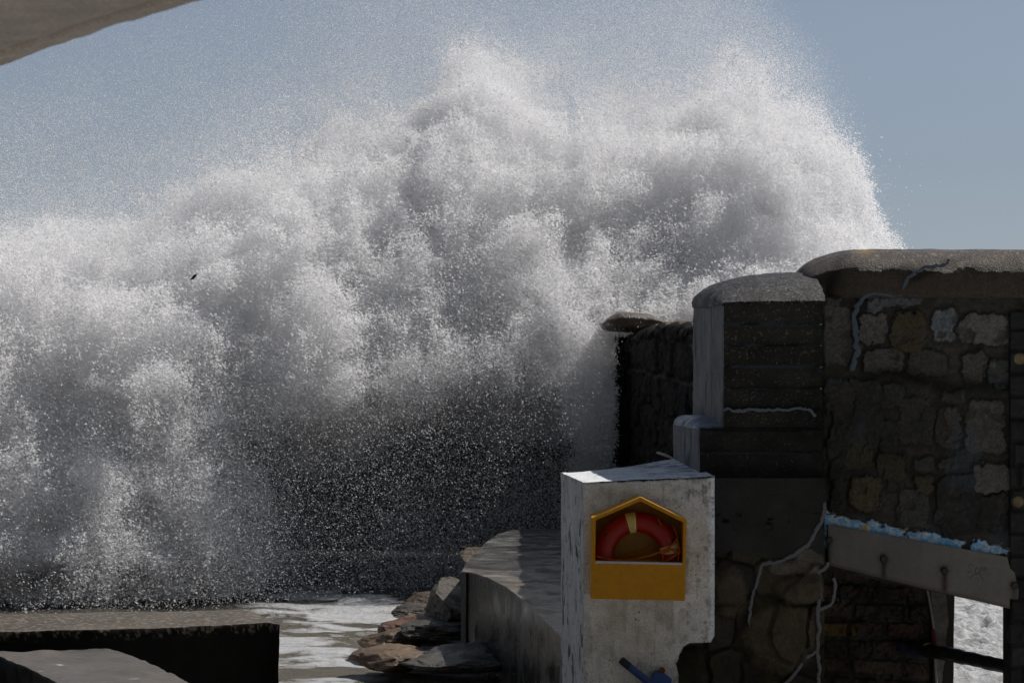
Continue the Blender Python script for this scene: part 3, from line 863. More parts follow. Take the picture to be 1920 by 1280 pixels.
# outline of the broken render at the lower right (photo px)
brk = A([(1345, 1170), (1341, 1192), (1330, 1210), (1322, 1216), (1305, 1211), (1296, 1205), (1284, 1212), (1276, 1226), (1270, 1246), (1275, 1270), (1268, 1300), (1262, 1420)], float)
def f_pil(u, v, W):
    px, py = pxof(W)
    n = fbm(W, .3, 5, 2); n2 = fbm(W, .07, 5, 4); st = fbm(W, (.06, .1, .5), 4, 1)
    col = A([.84, .835, .85]) * (.56 + .40 * n + .38 * n2)[:, None]
    grime = sst(.50, .68, fbm(W, .10, 5, 3) * .6 + st * .4)[:, None]
    grime = grime * (.45 + .5 * sst(1220, 1330, px)[:, None])
    blot = sst(.54, .66, .5 * fbm(W, .05, 5, 1, .7) + .5 * fbm(W, (.035, .05, .30), 5, 4, .6)) * (.25 + .75 * np.clip(np.exp(-((px - 1290) / 45) ** 2 - ((py - 960) / 60) ** 2) + np.exp(-((px - 1318) / 30) ** 2) + .6 * sst(1130, 1260, py), 0, 1))
    col = col * (1 - .55 * blot[:, None])
    col = col * (1 - .50 * grime)
    # rusty brown water stains under the housing
    rs = (np.exp(-((px - 1150) / 14) ** 2) * sst(1115, 1135, py) * sst(1215, 1150, py) * .6 + np.exp(-((px - 1216) / 7) ** 2 - ((py - 1204) / 16) ** 2) * .8
          + np.exp(-((px - 1185) / 40) ** 2) * sst(1120, 1180, py) * .25)
    rs = np.clip(rs * (.4 + 1.1 * st), 0, 1)[:, None]
    col = col * (1 - .55 * rs) + A([.30, .20, .11]) * .55 * rs
    dm = np.clip(sst(1150, 1270, py) * .45 * (.5 + n), 0, 1)[:, None]
    col = col * (1 - dm * .45) + A([.46, .42, .36]) * dm * .45 * .9
    spk = (sst(.78, .83, fbm(W, .02, 2, 2)) * sst(.45, .6, fbm(W, .3, 2, 1)))[:, None]
    col = col * (1 - .7 * spk)
    blu = (np.exp(-((px - 1337) / 3) ** 2 - ((py - 967) / 5) ** 2) * .8 + np.exp(-((px - 1232) / 18) ** 2 - ((py - 938) / 6) ** 2) * .35)[:, None]
    col = col * (1 - blu) + A([.12, .2, .36]) * blu
    # broken away corner
    xe = np.interp(py, brk[:, 1], brk[:, 0], left=9999, right=1262) + (fbm(W, .05, 4, 2) - .5) * 10
    out = sst(-1.5, 1.5, px - xe)
    edge = np.exp(-((px - xe) / 4) ** 2)[:, None]
    col = col * (1 - .3 * edge)
    hgt = .012 * (n - .5) + .008 * (n2 - .5) + .010 * np.sin((py - 900) / 70.) * sst(1300, 1341, px)
    hgt = hgt - .32 * out
    col = col * (1 - out[:, None]) + A([.02, .018, .014]) * out[:, None]
    return hgt, col
# front face, with a rounded right edge
nu, nv = 300, 500
U_, V_ = np.meshgrid(np.linspace(0, 1, nu), np.linspace(0, 1, nv), indexing='ij'); U_ = U_.ravel(); V_ = V_.ravel()
ztl, ztr = zpt, P(0, 893, DP)[2]
zt_ = ztl + (ztr - ztl) * U_
W = np.stack([xpl + (xpr - xpl) * U_, np.full(nu * nv, DP), zpb + (zt_ - zpb) * V_], 1)
hg, cc = f_pil(None, None, W)
W2 = W.copy(); W2[:, 1] -= hg
rr = .06
ex = np.clip((W[:, 0] - (xpr - rr)) / rr, 0, 1)
W2[:, 1] += rr * (1 - np.sqrt(np.clip(1 - ex ** 2, 0, 1)))
ez = np.clip((W[:, 2] - (zt_ - .025)) / .025, 0, 1); W2[:, 1] += .025 * (1 - np.sqrt(np.clip(1 - ez ** 2, 0, 1)))
W2[:, 2] -= sst(.97, 1, V_) * (.004 + .030 * np.clip(fbm(W * A([1, 0, 0]), .09, 5, 3, .7) - .42, 0, 1))
# the left arris is worn and chipped
lf = sst(.035, 0, U_); W2[:, 0] += lf * .05 * np.clip(fbm(W * A([0, 0, 1]), .12, 5, 1, .7) - .45, 0, 1)
mb = MB(); mb.add(W2, gidx(nu, nv), col=cc)
idx = np.arange(nu * nv).reshape(nu, nv)[-1]
a = W2[idx]; b = a.copy(); b[:, 1] = DP + .36; mb.add(np.stack([a, b], 1).reshape(-1, 3), gidx(len(idx), 2, 0, False), col=np.repeat(cc[idx], 2, 0))
mb.build('front_face', M_white, pil)
yBk = 21.0; xbl = P(1052, 0, yBk)[0]
def f_pside(u, v, W):
    st = fbm(W, (.05, .05, .4), 5, 2); n = fbm(W, .2, 4, 5)
    col = A([.76, .75, .76]) * (.42 + .42 * st + .35 * n)[:, None]
    dk = sst(.64, .69, fbm(W, (.06, .12, .22), 4, 3))[:, None]
    col = col * (1 - .8 * dk)
    spk = sst(.62, .72, fbm(W, (.02, .05, .06), 3, 1))[:, None]
    col = col * (1 - .5 * spk)
    return .02 * (st - .5) + .02 * (n - .5), col
e = A([xbl - xpl, yBk - DP, 0]); n = A([-e[1], e[0], 0]) / np.linalg.norm(e); n = -n if n[0] > 0 else n
patch('side_face', (xpl, DP + .004, zpb), e, (0, 0, zpt - zpb), n, 150, 420, f_pside, M_white, pil)
# top surface, rising to the back right against the step
nu, nv = 180, 130
U_, V_ = np.meshgrid(np.linspace(0, 1, nu), np.linspace(0, 1, nv), indexing='ij'); U_ = U_.ravel(); V_ = V_.ravel()
xr2 = xS + .02
xr3 = P(1258, 0, 21.3)[0] + .05
fl_ = A([xpl, DP]); fr_ = A([xpr, DP]); bl_ = A([xbl, yBk]); br_ = A([xr3, 21.3])
xy = fl_ * ((1 - U_) * (1 - V_))[:, None] + fr_ * (U_ * (1 - V_))[:, None] + bl_ * ((1 - U_) * V_)[:, None] + br_ * (U_ * V_)[:, None]
zz = zpt + (ztr - zpt) * U_ * (1 - V_) + V_ * U_ ** 1.6 * .115 + V_ * (1 - U_) * .004 + .02 * (fbm(np.c_[xy, xy[:, :1] * 0], .12, 4, 2) - .5)
W = np.c_[xy, zz]
n1 = fbm(W, .10, 5, 3)[:, None]
cc = A([.80, .82, .85]) * (.70 + .35 * n1)
cr = sst(.5, .62, fbm(W, (.12, .05, .1), 5, 1))[:, None] * sst(.35, .75, U_)[:, None]
cc = cc * (1 - cr * .8) + A([.10, .14, .22]) * cr * .8  # dark cracking on the right, coloured blue for the shadow there
mb = MB(); mb.add(W, gidx(nu, nv), col=cc)
mb.build('top_face', M_white, pil)
mb = MB()
hexa(mb, [(xpl + .05, DP + .38, zpb), (xpl + .05, DP + .38, zpt - .03), (xbl + .05, yBk, zpb), (xbl + .05, yBk, zpt - .03),
          (xa + .2, DP + .38, zpb), (xa + .2, DP + .38, zpt - .03), (xa + .2, yBk, zpb), (xa + .2, yBk, zpt - .03)], (4, 4, 4), (.3, .3, .3))
mb.build('pillar_core', M_white, pil)
tag(pil, 'stained white rendered pillar carrying the yellow lifebuoy housing', 'pillar')

mb = MB(); tube(mb, A([P(1232, 848, 21.2), P(1245, 852, 21.15), P(1260, 858, 21.1)]) , [.010, .013, .010], 8, (.5, .47, .42))
o = mb.build('stick', M_white)
tag(o, 'short pale stick lying at the back edge of the white pillar top', 'stick')

# ------------------------------------------------------------------ lifebuoy housing and lifebuoy
hs = empty('lifebuoy_housing', P(1197, 1122, 19.45))
df, dk_ = 19.25, DP - .005
def q2(px, py): p = P(px, py, df); return A([p[0], p[2]])
outer = [q2(*a) for a in ((1107.5, 1122), (1284.5, 1125.5), (1288, 974), (1201.5, 931), (1109, 971))]
inner = [q2(*a) for a in ((1116, 1052), (1280, 1056), (1281, 979), (1200.5, 939), (1117, 975))]
YC = (.60, .265, .003)
def ring(mb, o_, i_, y0, y1, col):
    n = len(o_)
    V = [(a[0], y0, a[1]) for a in o_] + [(a[0], y0, a[1]) for a in i_] + [(a[0], y1, a[1]) for a in o_] + [(a[0], y1, a[1]) for a in i_]
    Q = []
    for k in range(n):
        l = (k + 1) % n
        Q += [(k, l, n + l, n + k), (k, 2 * n + k, 2 * n + l, l), (n + k, n + l, 3 * n + l, 3 * n + k), (2 * n + k, 3 * n + k, 3 * n + l, 2 * n + l)]
    mb.add(V, Q, col=col)
mb = MB(); ring(mb, outer, inner, df, dk_, YC)
o = mb.build('shell', M_yellow, hs, smooth=False)
bv = o.modifiers.new('bevel', 'BEVEL'); bv.width = .006; bv.segments = 3; bv.limit_method = 'ANGLE'
mb = MB(); bi = [a + (A([.0, .0])) for a in inner]; poly_solid(mb, bi, dk_ - .03, dk_ - .012, (.36, .16, .008))  # back panel painted darker than the shell for the shade inside the recess
mb.build('back_panel', M_yellow, hs, smooth=False)
mb = MB()
a = q2(1116.5, 1051); b = q2(1279.5, 1054.5)
hexa(mb, [(a[0], df - .004, a[1] - .018), (a[0], df - .004, a[1]), (a[0], df + .02, a[1] - .018), (a[0], df + .02, a[1]),
          (b[0], df - .004, b[1] - .018), (b[0], df - .004, b[1]), (b[0], df + .02, b[1] - .018), (b[0], df + .02, b[1])], (2, 1, 1), (.55, .55, .6))
mb.build('sill_strip', M_yellow, hs, smooth=False)
tag(hs, 'yellow house-shaped lifebuoy cabinet on the white pillar', 'lifebuoy cabinet')

dl = 19.43
cx_, _, cz_ = P(1195, 1041, dl)
buoy = empty('lifebuoy', (cx_, dl, cz_ - .34))
pxm = dl / FOC
Rm, rm = 62.5 * pxm, 18.5 * pxm
def torus(mb, a0, a1, Rm, rm, n=96, m=20, col=(.5, .5, .5), ry=.85):
    full = abs(a1 - a0) > 6.28
    aa = np.linspace(a0, a1, n, endpoint=not full); bb = np.linspace(0, 2 * np.pi, m, endpoint=False)
    Aa_, Bb_ = np.meshgrid(aa, bb, indexing='ij')
    V = np.stack([cx_ + (Rm + rm * np.cos(Bb_)) * np.cos(Aa_), dl - .0 - rm * ry * np.sin(Bb_), cz_ + (Rm + rm * np.cos(Bb_)) * np.sin(Aa_)], -1).reshape(-1, 3)
    Q = [(i * m + j, i * m + (j + 1) % m, ((i + 1) % n) * m + (j + 1) % m, ((i + 1) % n) * m + j) for i in range(n if full else n - 1) for j in range(m)]
    mb.add(V, A(Q), col=col)
mb = MB(); torus(mb, 0, 2 * np.pi, Rm, rm, col=(.30, .004, .002)); mb.build('ring', M_red, buoy)
for nm, a0, a1, cl in (('label_tape', 93, 107, (.75, .62, .22)), ('reflective_tape', 4, 19, (.68, .52, .26))):
    mb = MB(); torus(mb, rad(a0), rad(a1), Rm, rm + .003, n=12, col=cl); t_ = mb.build(nm, M_yellow, buoy)
    if nm == 'label_tape': lt = t_
# rows of tiny dark letters on the label tape
rng = np.random.RandomState(4)
mb = MB()
for row, aa in enumerate((96.5, 100, 103.5)):
    for k in range(11):
        if rng.rand() < .15: continue
        bb = rad(32 + k * 10.5); ang = rad(aa + rng.uniform(-.3, .3))
        for (da, db) in ((0, 0), (.7, 2.2)):
            a_ = ang + rad(da); b_ = bb + rad(db)
            R_ = rm + .0045
            c = A([cx_ + (Rm + R_ * math.cos(b_)) * math.cos(a_), dl - R_ * .85 * math.sin(b_), cz_ + (Rm + R_ * math.cos(b_)) * math.sin(a_)])
            s1 = .0022 if da else .003; s2 = .0016
            V = [c + A([i * s1, -.0006 * l, j * s2]) for l in (0, 1) for i, j in ((-1, -1), (1, -1), (1, 1), (-1, 1))]
            mb.add(V, [(0, 1, 2, 3)[::-1], (4, 5, 6, 7), (0, 1, 5, 4), (1, 2, 6, 5), (2, 3, 7, 6), (3, 0, 4, 7)], col=(.12, .08, .02))
tm = mb.build('lettering', M_yellow, lt if False else buoy, smooth=False)
for (px, py) in ((1137, 1003), (1235, 982), (1262, 1013)):
    p = P(px, py, dl - .062); mb = MB()
    tube(mb, [p, p + A([0, .05, 0])], [.016, .016], 12, (.03, .01, .01)); mb.build('eyelet', M_red, buoy)
tag(buoy, 'red ring lifebuoy with a yellow label tape, inside the yellow cabinet', 'lifebuoy')

rope = empty('throw_rope', P(1255, 1052, 19.36))
OR = (.52, .12, .02)
def rp(pts, r=.0065, n=60):
    mb = MB(); q = resample(A([P(*a) for a in pts]), n)
    k = 3
    for s in range(2):
        ph = np.linspace(0, 26, n) + s * np.pi
        off = np.stack([0 * ph, np.cos(ph), np.sin(ph)], 1) * r * .6
        tube(mb, q + off, r * .75, 6, OR)
    mb.build('strand', M_rope, rope)
dr_ = 19.345
rp([(1118, 1042, dr_), (1135, 1047, dr_), (1155, 1050, dr_), (1185, 1050, dr_), (1215, 1042, dr_), (1240, 1034, dr_), (1262, 1020, dr_), (1270, 1008, dr_)])
rp([(1155, 1044, 19.5), (1190, 1037, 19.5), (1215, 1029, 19.5), (1228, 1022, 19.5)], .005)
rp([(1248, 1030, dr_), (1243, 1040, dr_), (1242, 1053, dr_)])
rp([(1252, 1028, dr_), (1264, 1031, dr_), (1274, 1037, dr_)])
rp([(1234, 970, dr_), (1237, 980, dr_), (1240, 984, dr_)], .005, 20)
rp([(1262, 985, 19.42), (1268, 998, 19.40), (1270, 1012, dr_), (1274, 1030, dr_), (1271, 1052, dr_)])
for k in range(5):
    rp([(1246 + 2 * k, 1052, dr_ + .01 * k), (1256 + 2 * k, 1047 - k, dr_), (1268, 1040 - 2 * k, dr_ + .01 * k), (1276, 1034 - k, dr_)], .0055, 30)
mb = MB(); V = P(1251, 1031, dr_ - .005)
pts = [V + A([.016 * math.cos(a) * (1 + .3 * math.sin(3 * a)), .008 * math.sin(5 * a), .013 * math.sin(2 * a)]) for a in np.linspace(0, 6.28, 40)]
tube(mb, pts, .006, 6, OR); mb.build('knot', M_rope, rope)
tag(rope, 'thin orange rope knotted around the red lifebuoy', 'rope')

# ------------------------------------------------------------------ blue lever at the bottom of the pillar
lev = empty('blue_lever', P(1237, 1290, DP - .08))
mb = MB()
p = A([P(1164, 1236, DP - .09), P(1167, 1239, DP - .09), P(1190, 1257, DP - .09), P(1215, 1277, DP - .085), P(1245, 1300, DP - .08)])
tube(mb, resample(p, 20), A([.022] + [.030] * 17 + [.026, .02]), 14, (.02, .055, .21)); mb.build('handle', M_yellow, lev)
mb = MB(); tube(mb, resample(A([P(1163.5, 1235.5, DP - .09), P(1180, 1249, DP - .09)]), 8), A([.024] + [.0325] * 7), 14, (.014, .017, .03)); mb.build('grip', M_yellow, lev)
mb = MB()
poly_solid(mb, [(P(a, b, DP)[0], P(a, b, DP)[2]) for a, b in ((1222, 1300), (1252, 1300), (1258, 1270), (1246, 1261), (1228, 1255), (1222, 1266))], DP - .10, DP + .01, (.02, .07, .26))
mb.build('bracket', M_yellow, lev, smooth=False, disp=ndisp(.006, .04, 1))
mb = MB()
tube(mb, [P(1241, 1256, DP - .07), P(1241, 1256, DP + .02)], [.030, .030], 6, (.16, .055, .025)); mb.build('rusty_bolt', M_stone, lev, smooth=False)
tag(lev, 'blue lever handle with a rusty bolt at the foot of the white pillar', 'lever')

# ------------------------------------------------------------------ steel lintel plate
pl = empty('steel_plate', P(1725, 1140, D - .06))
dpz = D - .075
def pp(px, py): p = P(px, py, dpz); return A([p[0], p[2]])
nu, nv = 260, 70
U_, V_ = np.meshgrid(np.linspace(0, 1, nu), np.linspace(0, 1, nv), indexing='ij'); U_ = U_.ravel(); V_ = V_.ravel()
def rightx(V_): return np.interp(V_, [0, .2, .22, .42, .5, .72, .8, 1], [1893, 1893, 1909, 1910, 1907, 1903, 1893, 1889])
PX = 1553 + (rightx(V_) - 1553) * U_
PYt = 983 + (PX - 1553) * (1044 - 983) / 337.; PYb = 1059 + (PX - 1553) * (1141 - 1059) / 342.
PY = PYb + (PYt - PYb) * V_
wave = .004 * (fbm(np.c_[PX / 100, PY / 100, PX * 0], .4, 3, 1) - .5)
W = np.c_[(PX - 960) / FOC * dpz, dpz + wave, H - (PY - 640) / FOC * dpz]
cc = np.tile(A([.135, .13, .123]), (len(W), 1)) * (.65 + .4 * fbm(W, .5, 4, 2) + .25 * fbm(W, (.05, .1, .4), 4, 3))[:, None]
warm = sst(1720, 1735, PX)[:, None] * .5; cc = cc * (1 - warm) + A([.17, .15, .13]) * warm
for bx, by, s in ((1553, 1012, 1), (1657, 1045, 1), (1771, 1068, 1), (1902, 1097, .6)):
    wd = 6 + 2 * (fbm(W, .1, 3, 2) - .5) * 4
    st = np.exp(-((PX - bx) / wd) ** 2) * sst(by - 2, by + 6, PY) * s * .95
    hz = np.exp(-((PX - bx) ** 2 + (PY - by) ** 2) / 90.) * .5
    st = np.clip(st + hz, 0, 1)[:, None]
    cc = cc * (1 - st) + A([.028, .013, .006]) * st
le = sst(.10, .03, V_)[:, None]; cc = cc * (1 - le * .6) + A([.08, .05, .035]) * le * .6
mb = MB(); mb.add(W, gidx(nu, nv), col=cc)
idx = np.arange(nu * nv).reshape(nu, nv)
for li_, f in ((idx[:, 0], True), (idx[:, -1], False), (idx[0], False), (idx[-1], True)):
    a = W[li_]; b = a.copy(); b[:, 1] += .05; mb.add(np.stack([a, b], 1).reshape(-1, 3), gidx(len(li_), 2, 0, f), col=np.repeat(cc[li_], 2, 0))
mb.build('plate', M_metal, pl)
for bx, by in ((1555, 1012), (1657, 1047), (1771, 1069), (1902, 1097)):
    p = P(bx, by, dpz); mb = MB()
    tube(mb, [p + A([0, -.028, 0]), p + A([0, -.022, 0]), p + A([0, .02, 0])], [.026, .032, .034], 6 if bx != 1657 else 9, (.02, .014, .011))
    mb.build('bolt', M_iron, pl, smooth=False)
# faint scratched marks on the plate
mb = MB()
def scratch(pts):
    tube(mb, resample(A([P(a, b, dpz - .003) for a, b in pts]), 24), .0016, 5, (.09, .085, .08))
scratch([(1826, 1060), (1819, 1056), (1816, 1062), (1823, 1067), (1819, 1073), (1814, 1070)])
scratch([(1834, 1062), (1828, 1067), (1830, 1074), (1836, 1074), (1836, 1069)])
scratch([(1839, 1076), (1840, 1062), (1845, 1071), (1849, 1062), (1851, 1076)])
scratch([(1818, 1084), (1826, 1076), (1834, 1075), (1841, 1080), (1843, 1088)])
mb.build('scratch_marks', M_metal, pl)
tag(pl, 'sloping grey steel plate with rust-streaked bolts spanning the gateway', 'steel plate')

# ------------------------------------------------------------------ right gate pier
gp = empty('gate_pier', P(1960, 1300, 20.2))
DG = 20.47
def f_gate(u, v, W):
    d, I, dv = courses(W[:, 0], W[:, 2], .42, .19, 7, .02)
    s = sst(.008, .03, d); r = idr(I, 3)
    base_ = A([.018, .017, .0165]) * (.4 + .9 * r + .4 * fbm(W, .1, 4, 2))[:, None]
    c = base_ * (.5 + .5 * s)[:, None]
    px, py = pxof(W)
    oc = (np.exp(-((px - 1912) / 14) ** 2 - ((py - 672) / 13) ** 2) + .8 * np.exp(-((px - 1908) / 16) ** 2 - ((py - 940) / 14) ** 2))
    oc = sst(.4, .6, oc)[:, None]
    c = c * (1 - oc) + A([.22, .17, .09]) * (.5 + .8 * fbm(W, .05, 3, 1))[:, None] * oc
    return .02 * s + .025 * (fbm(W, .07, 4, 1) - .5), c
xg = P(1894, 0, DG)[0]; xg2 = P(2090, 0, DG)[0]; zg = P(0, 585, DG)[2]
patch('pier_face', (xg, DG, -.3), (xg2 - xg, 0, 0), (0, 0, zg + .3), (0, -1, 0), 120, 520, f_gate, M_stone, gp, .3)
patch('pier_side', (xg, DG, -.3), (.16, .95, 0), (0, 0, 1.9), (-.98, .16, 0), 60, 200, f_gate, M_stone, gp, .1)
mb = MB(); hexa(mb, [(xg + .07, DG + .1, -.3), (xg + .07, DG + .1, 1.5), (xg + .22, DG + .95, -.3), (xg + .22, DG + .95, 1.5),
                     (xg2, DG + .1, -.3), (xg2, DG + .1, 1.5), (xg2, DG + .95, -.3), (xg2, DG + .95, 1.5)], (3, 3, 3), (.03, .03, .03))
mb.build('pier_core', M_stone, gp)
tag(gp, 'dark masonry pier at the far right edge, right of the gateway', 'pier')

# ------------------------------------------------------------------ breakwater running out to sea
bw = empty('breakwater', (2.9, 33, 0))
xf = 1.72; y0_, y1_ = 21.75, 44.5
def ztopf(y): return np.interp(y, [21, 24, 28, 33, 35, 45], [3.87, 3.88, 3.915, 3.90, 3.82, 3.83])
def f_bw(u, v, W):
    F1, E, I = cells(W[:, 1], W[:, 2], 1.5, .42, 31, .30, .35)
    s = sst(.02, .2, E); r = idr(I, 1); r2 = idr(I, 2)
    p = W.copy(); p[:, 1] *= .3
    n = fbm(p, .25, 5, 2)
    hgt = .05 * s * (.4 + r2) + .09 * (fbm(p, .35, 5, 1) - .5) + .07 * (fbm(p, .07, 4, 3) - .5)
    c = A([.015, .0125, .010]) * (.35 + .8 * r)[:, None] * (.35 + 1.2 * n)[:, None] * (.4 + .6 * s)[:, None]
    up = (.6 + .5 * sst(3.0, 3.6, W[:, 2]))[:, None]
    c = c * up
    vert = sst(.55, .7, fbm(p, (.1, .08, .7), 4, 4))[:, None]
    c = c * (1 - .6 * vert)
    hz = np.exp(-((W[:, 2] - 3.28 - .1 * (fbm(W, 2, 2, 1) - .5)) / .02) ** 2)[:, None] * .6
    return hgt, c * (1 - hz) + A([.07, .065, .06]) * hz
nu, nv = 620, 240
U_, V_ = np.meshgrid(np.linspace(0, 1, nu), np.linspace(0, 1, nv), indexing='ij'); U_ = U_.ravel(); V_ = V_.ravel()
yy = y0_ + (y1_ - y0_) * U_ ** 1.3
zz = V_ * (ztopf(yy) + .02 * np.sin(yy * 3) + .07 * (fbm(np.c_[yy, yy * 0, yy * 0], .9, 4, 2) - .5))
W = np.c_[np.full(nu * nv, xf), yy, zz]
hg, cc = f_bw(None, None, W)
W[:, 0] -= hg - .08
# rounded top edge
ez = np.clip((V_ - .965) / .035, 0, 1); W[:, 0] += .14 * (1 - np.sqrt(1 - ez ** 2 * .98))
mb = MB(); mb.add(W, gidx(nu, nv, 0, True), col=cc)
idx = np.arange(nu * nv).reshape(nu, nv)[:, -1]
mm = 40; tt = np.linspace(0, 1, mm)
a = W[idx]
T_ = np.stack([a[:, None, 0] + (4.0 - a[:, None, 0]) * tt, np.repeat(a[:, 1:2], mm, 1), np.repeat(a[:, 2:3], mm, 1)], -1).reshape(-1, 3)
T_[:, 2] += .08 * (fbm(T_, .4, 4, 2) - .5) * np.tile(sst(0, .1, tt), nu)
mb.add(T_, gidx(nu, mm, 0, True), col=A([.10, .075, .055]))
mb.build('rock_face', M_far, bw)
mb = MB(); hexa(mb, [(xf + .25, y0_ + .1, -.3), (xf + .25, y0_ + .1, 3.72), (xf + .25, y1_, -.3), (xf + .25, y1_, 3.72),
                     (4.0, y0_ + .1, -.3), (4.0, y0_ + .1, 3.72), (4.0, y1_, -.3), (4.0, y1_, 3.72)], (10, 80, 12), (.045, .04, .035))
mb.build('breakwater_core', M_stone, bw, disp=ndisp(.05, .4, 2))
tag(bw, 'rough dark stone breakwater running out into the spray behind the buttress', 'breakwater')
# brick end seen through the gateway
bk = empty('brick_wall_end', (3.3, 21.9, 0))
DK = 21.75
def f_brick(u, v, W):
    px, py = pxof(W)
    d, I, dv = courses(W[:, 0], W[:, 2] + .04 * W[:, 0], .40, .165, 5, .055)
    s = sst(.012, .035, d); r = idr(I, 3); r2 = idr(I, 6)
    brick = A([.060, .034, .020]) * (.3 + 1.3 * r)[:, None]
    brick = np.where((r2 > .87)[:, None], A([.085, .035, .018]), brick)
    yb = ((px > 1538) & (px < 1603) & (py > 1169) & (py < 1196))[:, None]
    brick = np.where(yb, A([.20, .12, .03]), brick) * (.4 + 1.0 * fbm(W, .06, 4, 2))[:, None]
    c = brick * s[:, None] + A([.020, .018, .012]) * (.4 + fbm(W, .05, 3, 4)[:, None]) * (1 - s[:, None])
    og = sst(.62, .70, fbm(W, .10, 4, 5))[:, None] * sst(1130, 1080, py)[:, None]
    c = c * (1 - og) + A([.12, .045, .012]) * og
    rt = sst(1708, 1735, px)[:, None] * .7
    c = c * (1 - rt) + A([.10, .075, .045]) * (.3 + 1.2 * fbm(W, .08, 4, 1))[:, None] * rt
    return .012 * s + .07 * (fbm(W, .10, 5, 1, .6) - .5), c
xk0 = P(1500, 0, DK)[0]; xk1 = P(1742, 0, DK)[0]
patch('brick_face', (xk0, DK, -.3), (xk1 - xk0, 0, 0), (0, 0, 2.6), (0, -1, 0), 260, 340, f_brick, M_wet, bk)
mb = MB()
n_ = 120
zzz = np.linspace(-.3, 2.3, n_)
pyq = 640 - (zzz - H) / 21.6 * FOC
lx = np.interp(pyq, [1100, 1150, 1200, 1250, 1300], [1744, 1750, 1754, 1755, 1757]); rx = np.interp(pyq, [1100, 1130, 1165, 1200, 1240, 1300], [1771, 1777, 1779, 1774, 1772, 1764])
lx = (lx - 960) / FOC * 21.6; rx = (rx - 960) / FOC * 21.6 
for A0, A1, ya, yb_ in ((lx, rx, 21.6, 21.62), (rx, rx + .03, 21.62, 22.4), (lx, lx + .01, 21.6, 21.9)):
    t = np.linspace(0, 1, 14)
    W = np.stack([A0[:, None] * (1 - t) + A1[:, None] * t, np.broadcast_to(ya + (yb_ - ya) * t, (n_, 14)), np.repeat(zzz[:, None], 14, 1)], -1).reshape(-1, 3)
    mb.add(W, gidx(n_, 14, 0, True), col=A([.30, .27, .25]) * (.5 + .9 * fbm(W, .03, 3, 2))[:, None])
mb.build('granite_quoin', M_stone, bk, disp=ndisp(.008, .06, 2))
mb = MB(); tube(mb, resample(A([P(1737, 1098, 21.58), P(1742, 1120, 21.58), P(1746, 1145, 21.58), P(1751, 1180, 21.58), P(1752, 1215, 21.58), P(1757, 1300, 21.58)]), 40), .011, 8, (.45, .43, .42)); mb.build('mortar_seam', M_mortar, bk)
mb = MB(); tube(mb, resample(A([P(1748, 1178, 21.57), P(1751, 1195, 21.57), P(1752, 1216, 21.57)]), 12), A([.01] + [.022] * 10 + [.01]), 8, (.13, .035, .02)); mb.build('brick_chip', M_mortar, bk)
tag(bk, 'dark brick wall end with a pale granite edge, seen through the gateway', 'wall')

# bar across the gateway
mb = MB()
q = resample(A([P(1688, 1211, 21.65), P(1760, 1222, 21.4), P(1830, 1237, 21.2), P(1893, 1251, 21.0), P(1940, 1262, 20.9)]), 60)
tube(mb, q, .062 + .02 * (fbm(q, .2, 3, 1) - .5), 14, (.02, .02, .022))
o = mb.build('iron_bar', M_iron, disp=ndisp(.012, .06, 2), colf=lambda V, c: A([.018, .017, .018]) * (1 - sst(.5, .6, fbm(V, .15, 3, 4)))[:, None] + A([.03, .045, .09]) * sst(.5, .6, fbm(V, .15, 3, 4))[:, None])
tag(o, 'wet black iron bar crossing the gateway in front of bright foam', 'bar')

# loose capstone on the breakwater
bm = bmesh.new(); bmesh.ops.create_icosphere(bm, subdivisions=5, radius=1)
V = A([v.co[:] for v in bm.verts]); T = A([[v.index for v in f.verts] for f in bm.faces]); bm.free()
N0 = V.copy()
Vx = np.sign(V[:, 0]) * np.abs(V[:, 0]) ** .5
top = np.interp(Vx, [-1, -.8, -.5, 0, .4, .8, 1.1], [-.2, .5, 1.05, .95, .8, .3, -.2]); bot = np.interp(Vx, [-1, -.97, -.2, .3, 1.1], [-.5, -.75, -.9, -1.0, -1.0])
up = (V[:, 2] > 0)
Vz = np.where(up, (V[:, 2]) ** .6 if False else np.abs(V[:, 2]) ** .6 * top, np.abs(V[:, 2]) ** .6 * bot)
V = np.c_[Vx * .54, N0[:, 1] * .55, Vz * .165] + N0 * ((fbm(N0, .5, 5, 3) - .5) * .07)[:, None]
V = V + P(1192, 606, 36.2)
c = A([.085, .065, .05]) * (.4 + 1.2 * fbm(V, .15, 5, 2))[:, None]
o = raw_mesh('capstone', V, [T], M_rock, c)
tag(o, 'loose flat stone overhanging the top of the breakwater against the spray', 'stone')

# ------------------------------------------------------------------ bird
bd = P(361, 521, 34.0)
bird = empty('bird', bd)
mb = MB()
q = resample(A([P(356.5, 524, 34), P(359, 523, 34), P(363, 521, 34), P(366, 519, 34.02)]), 16)
tube(mb, q, .012 * np.sin(np.linspace(.35, 2.9, 16)) ** .7, 10, (.02, .02, .022)); mb.build('body', M_bird, bird)
for s in (-1, 1):
    mb = MB()
    b0 = P(361.5, 521.5, 34)
    tip = P(369.5 + s * .5, 513.5, 34 + s * .11)
    mid = (b0 + tip) / 2 + A([.005, 0, .008])
    ch = A([.022, 0, -.016])
    V = [b0 - ch * .8, b0 + ch * .8, mid - ch * .7, mid + ch * .6, tip, tip + ch * .1]
    V = V + [v + A([-.003, 0, -.004]) for v in V]
    Q = [(0, 1, 3, 2), (2, 3, 5, 4), (6, 8, 9, 7), (8, 10, 11, 9), (0, 2, 8, 6), (2, 4, 10, 8), (1, 7, 9, 3), (3, 9, 11, 5)]
    mb.add(V, Q, col=(.02, .02, .022)); mb.build('wing', M_bird, bird)
tag(bird, 'tiny dark bird flying past the spray at left', 'bird')
print('solid geometry', round(time.time() - T0, 1))

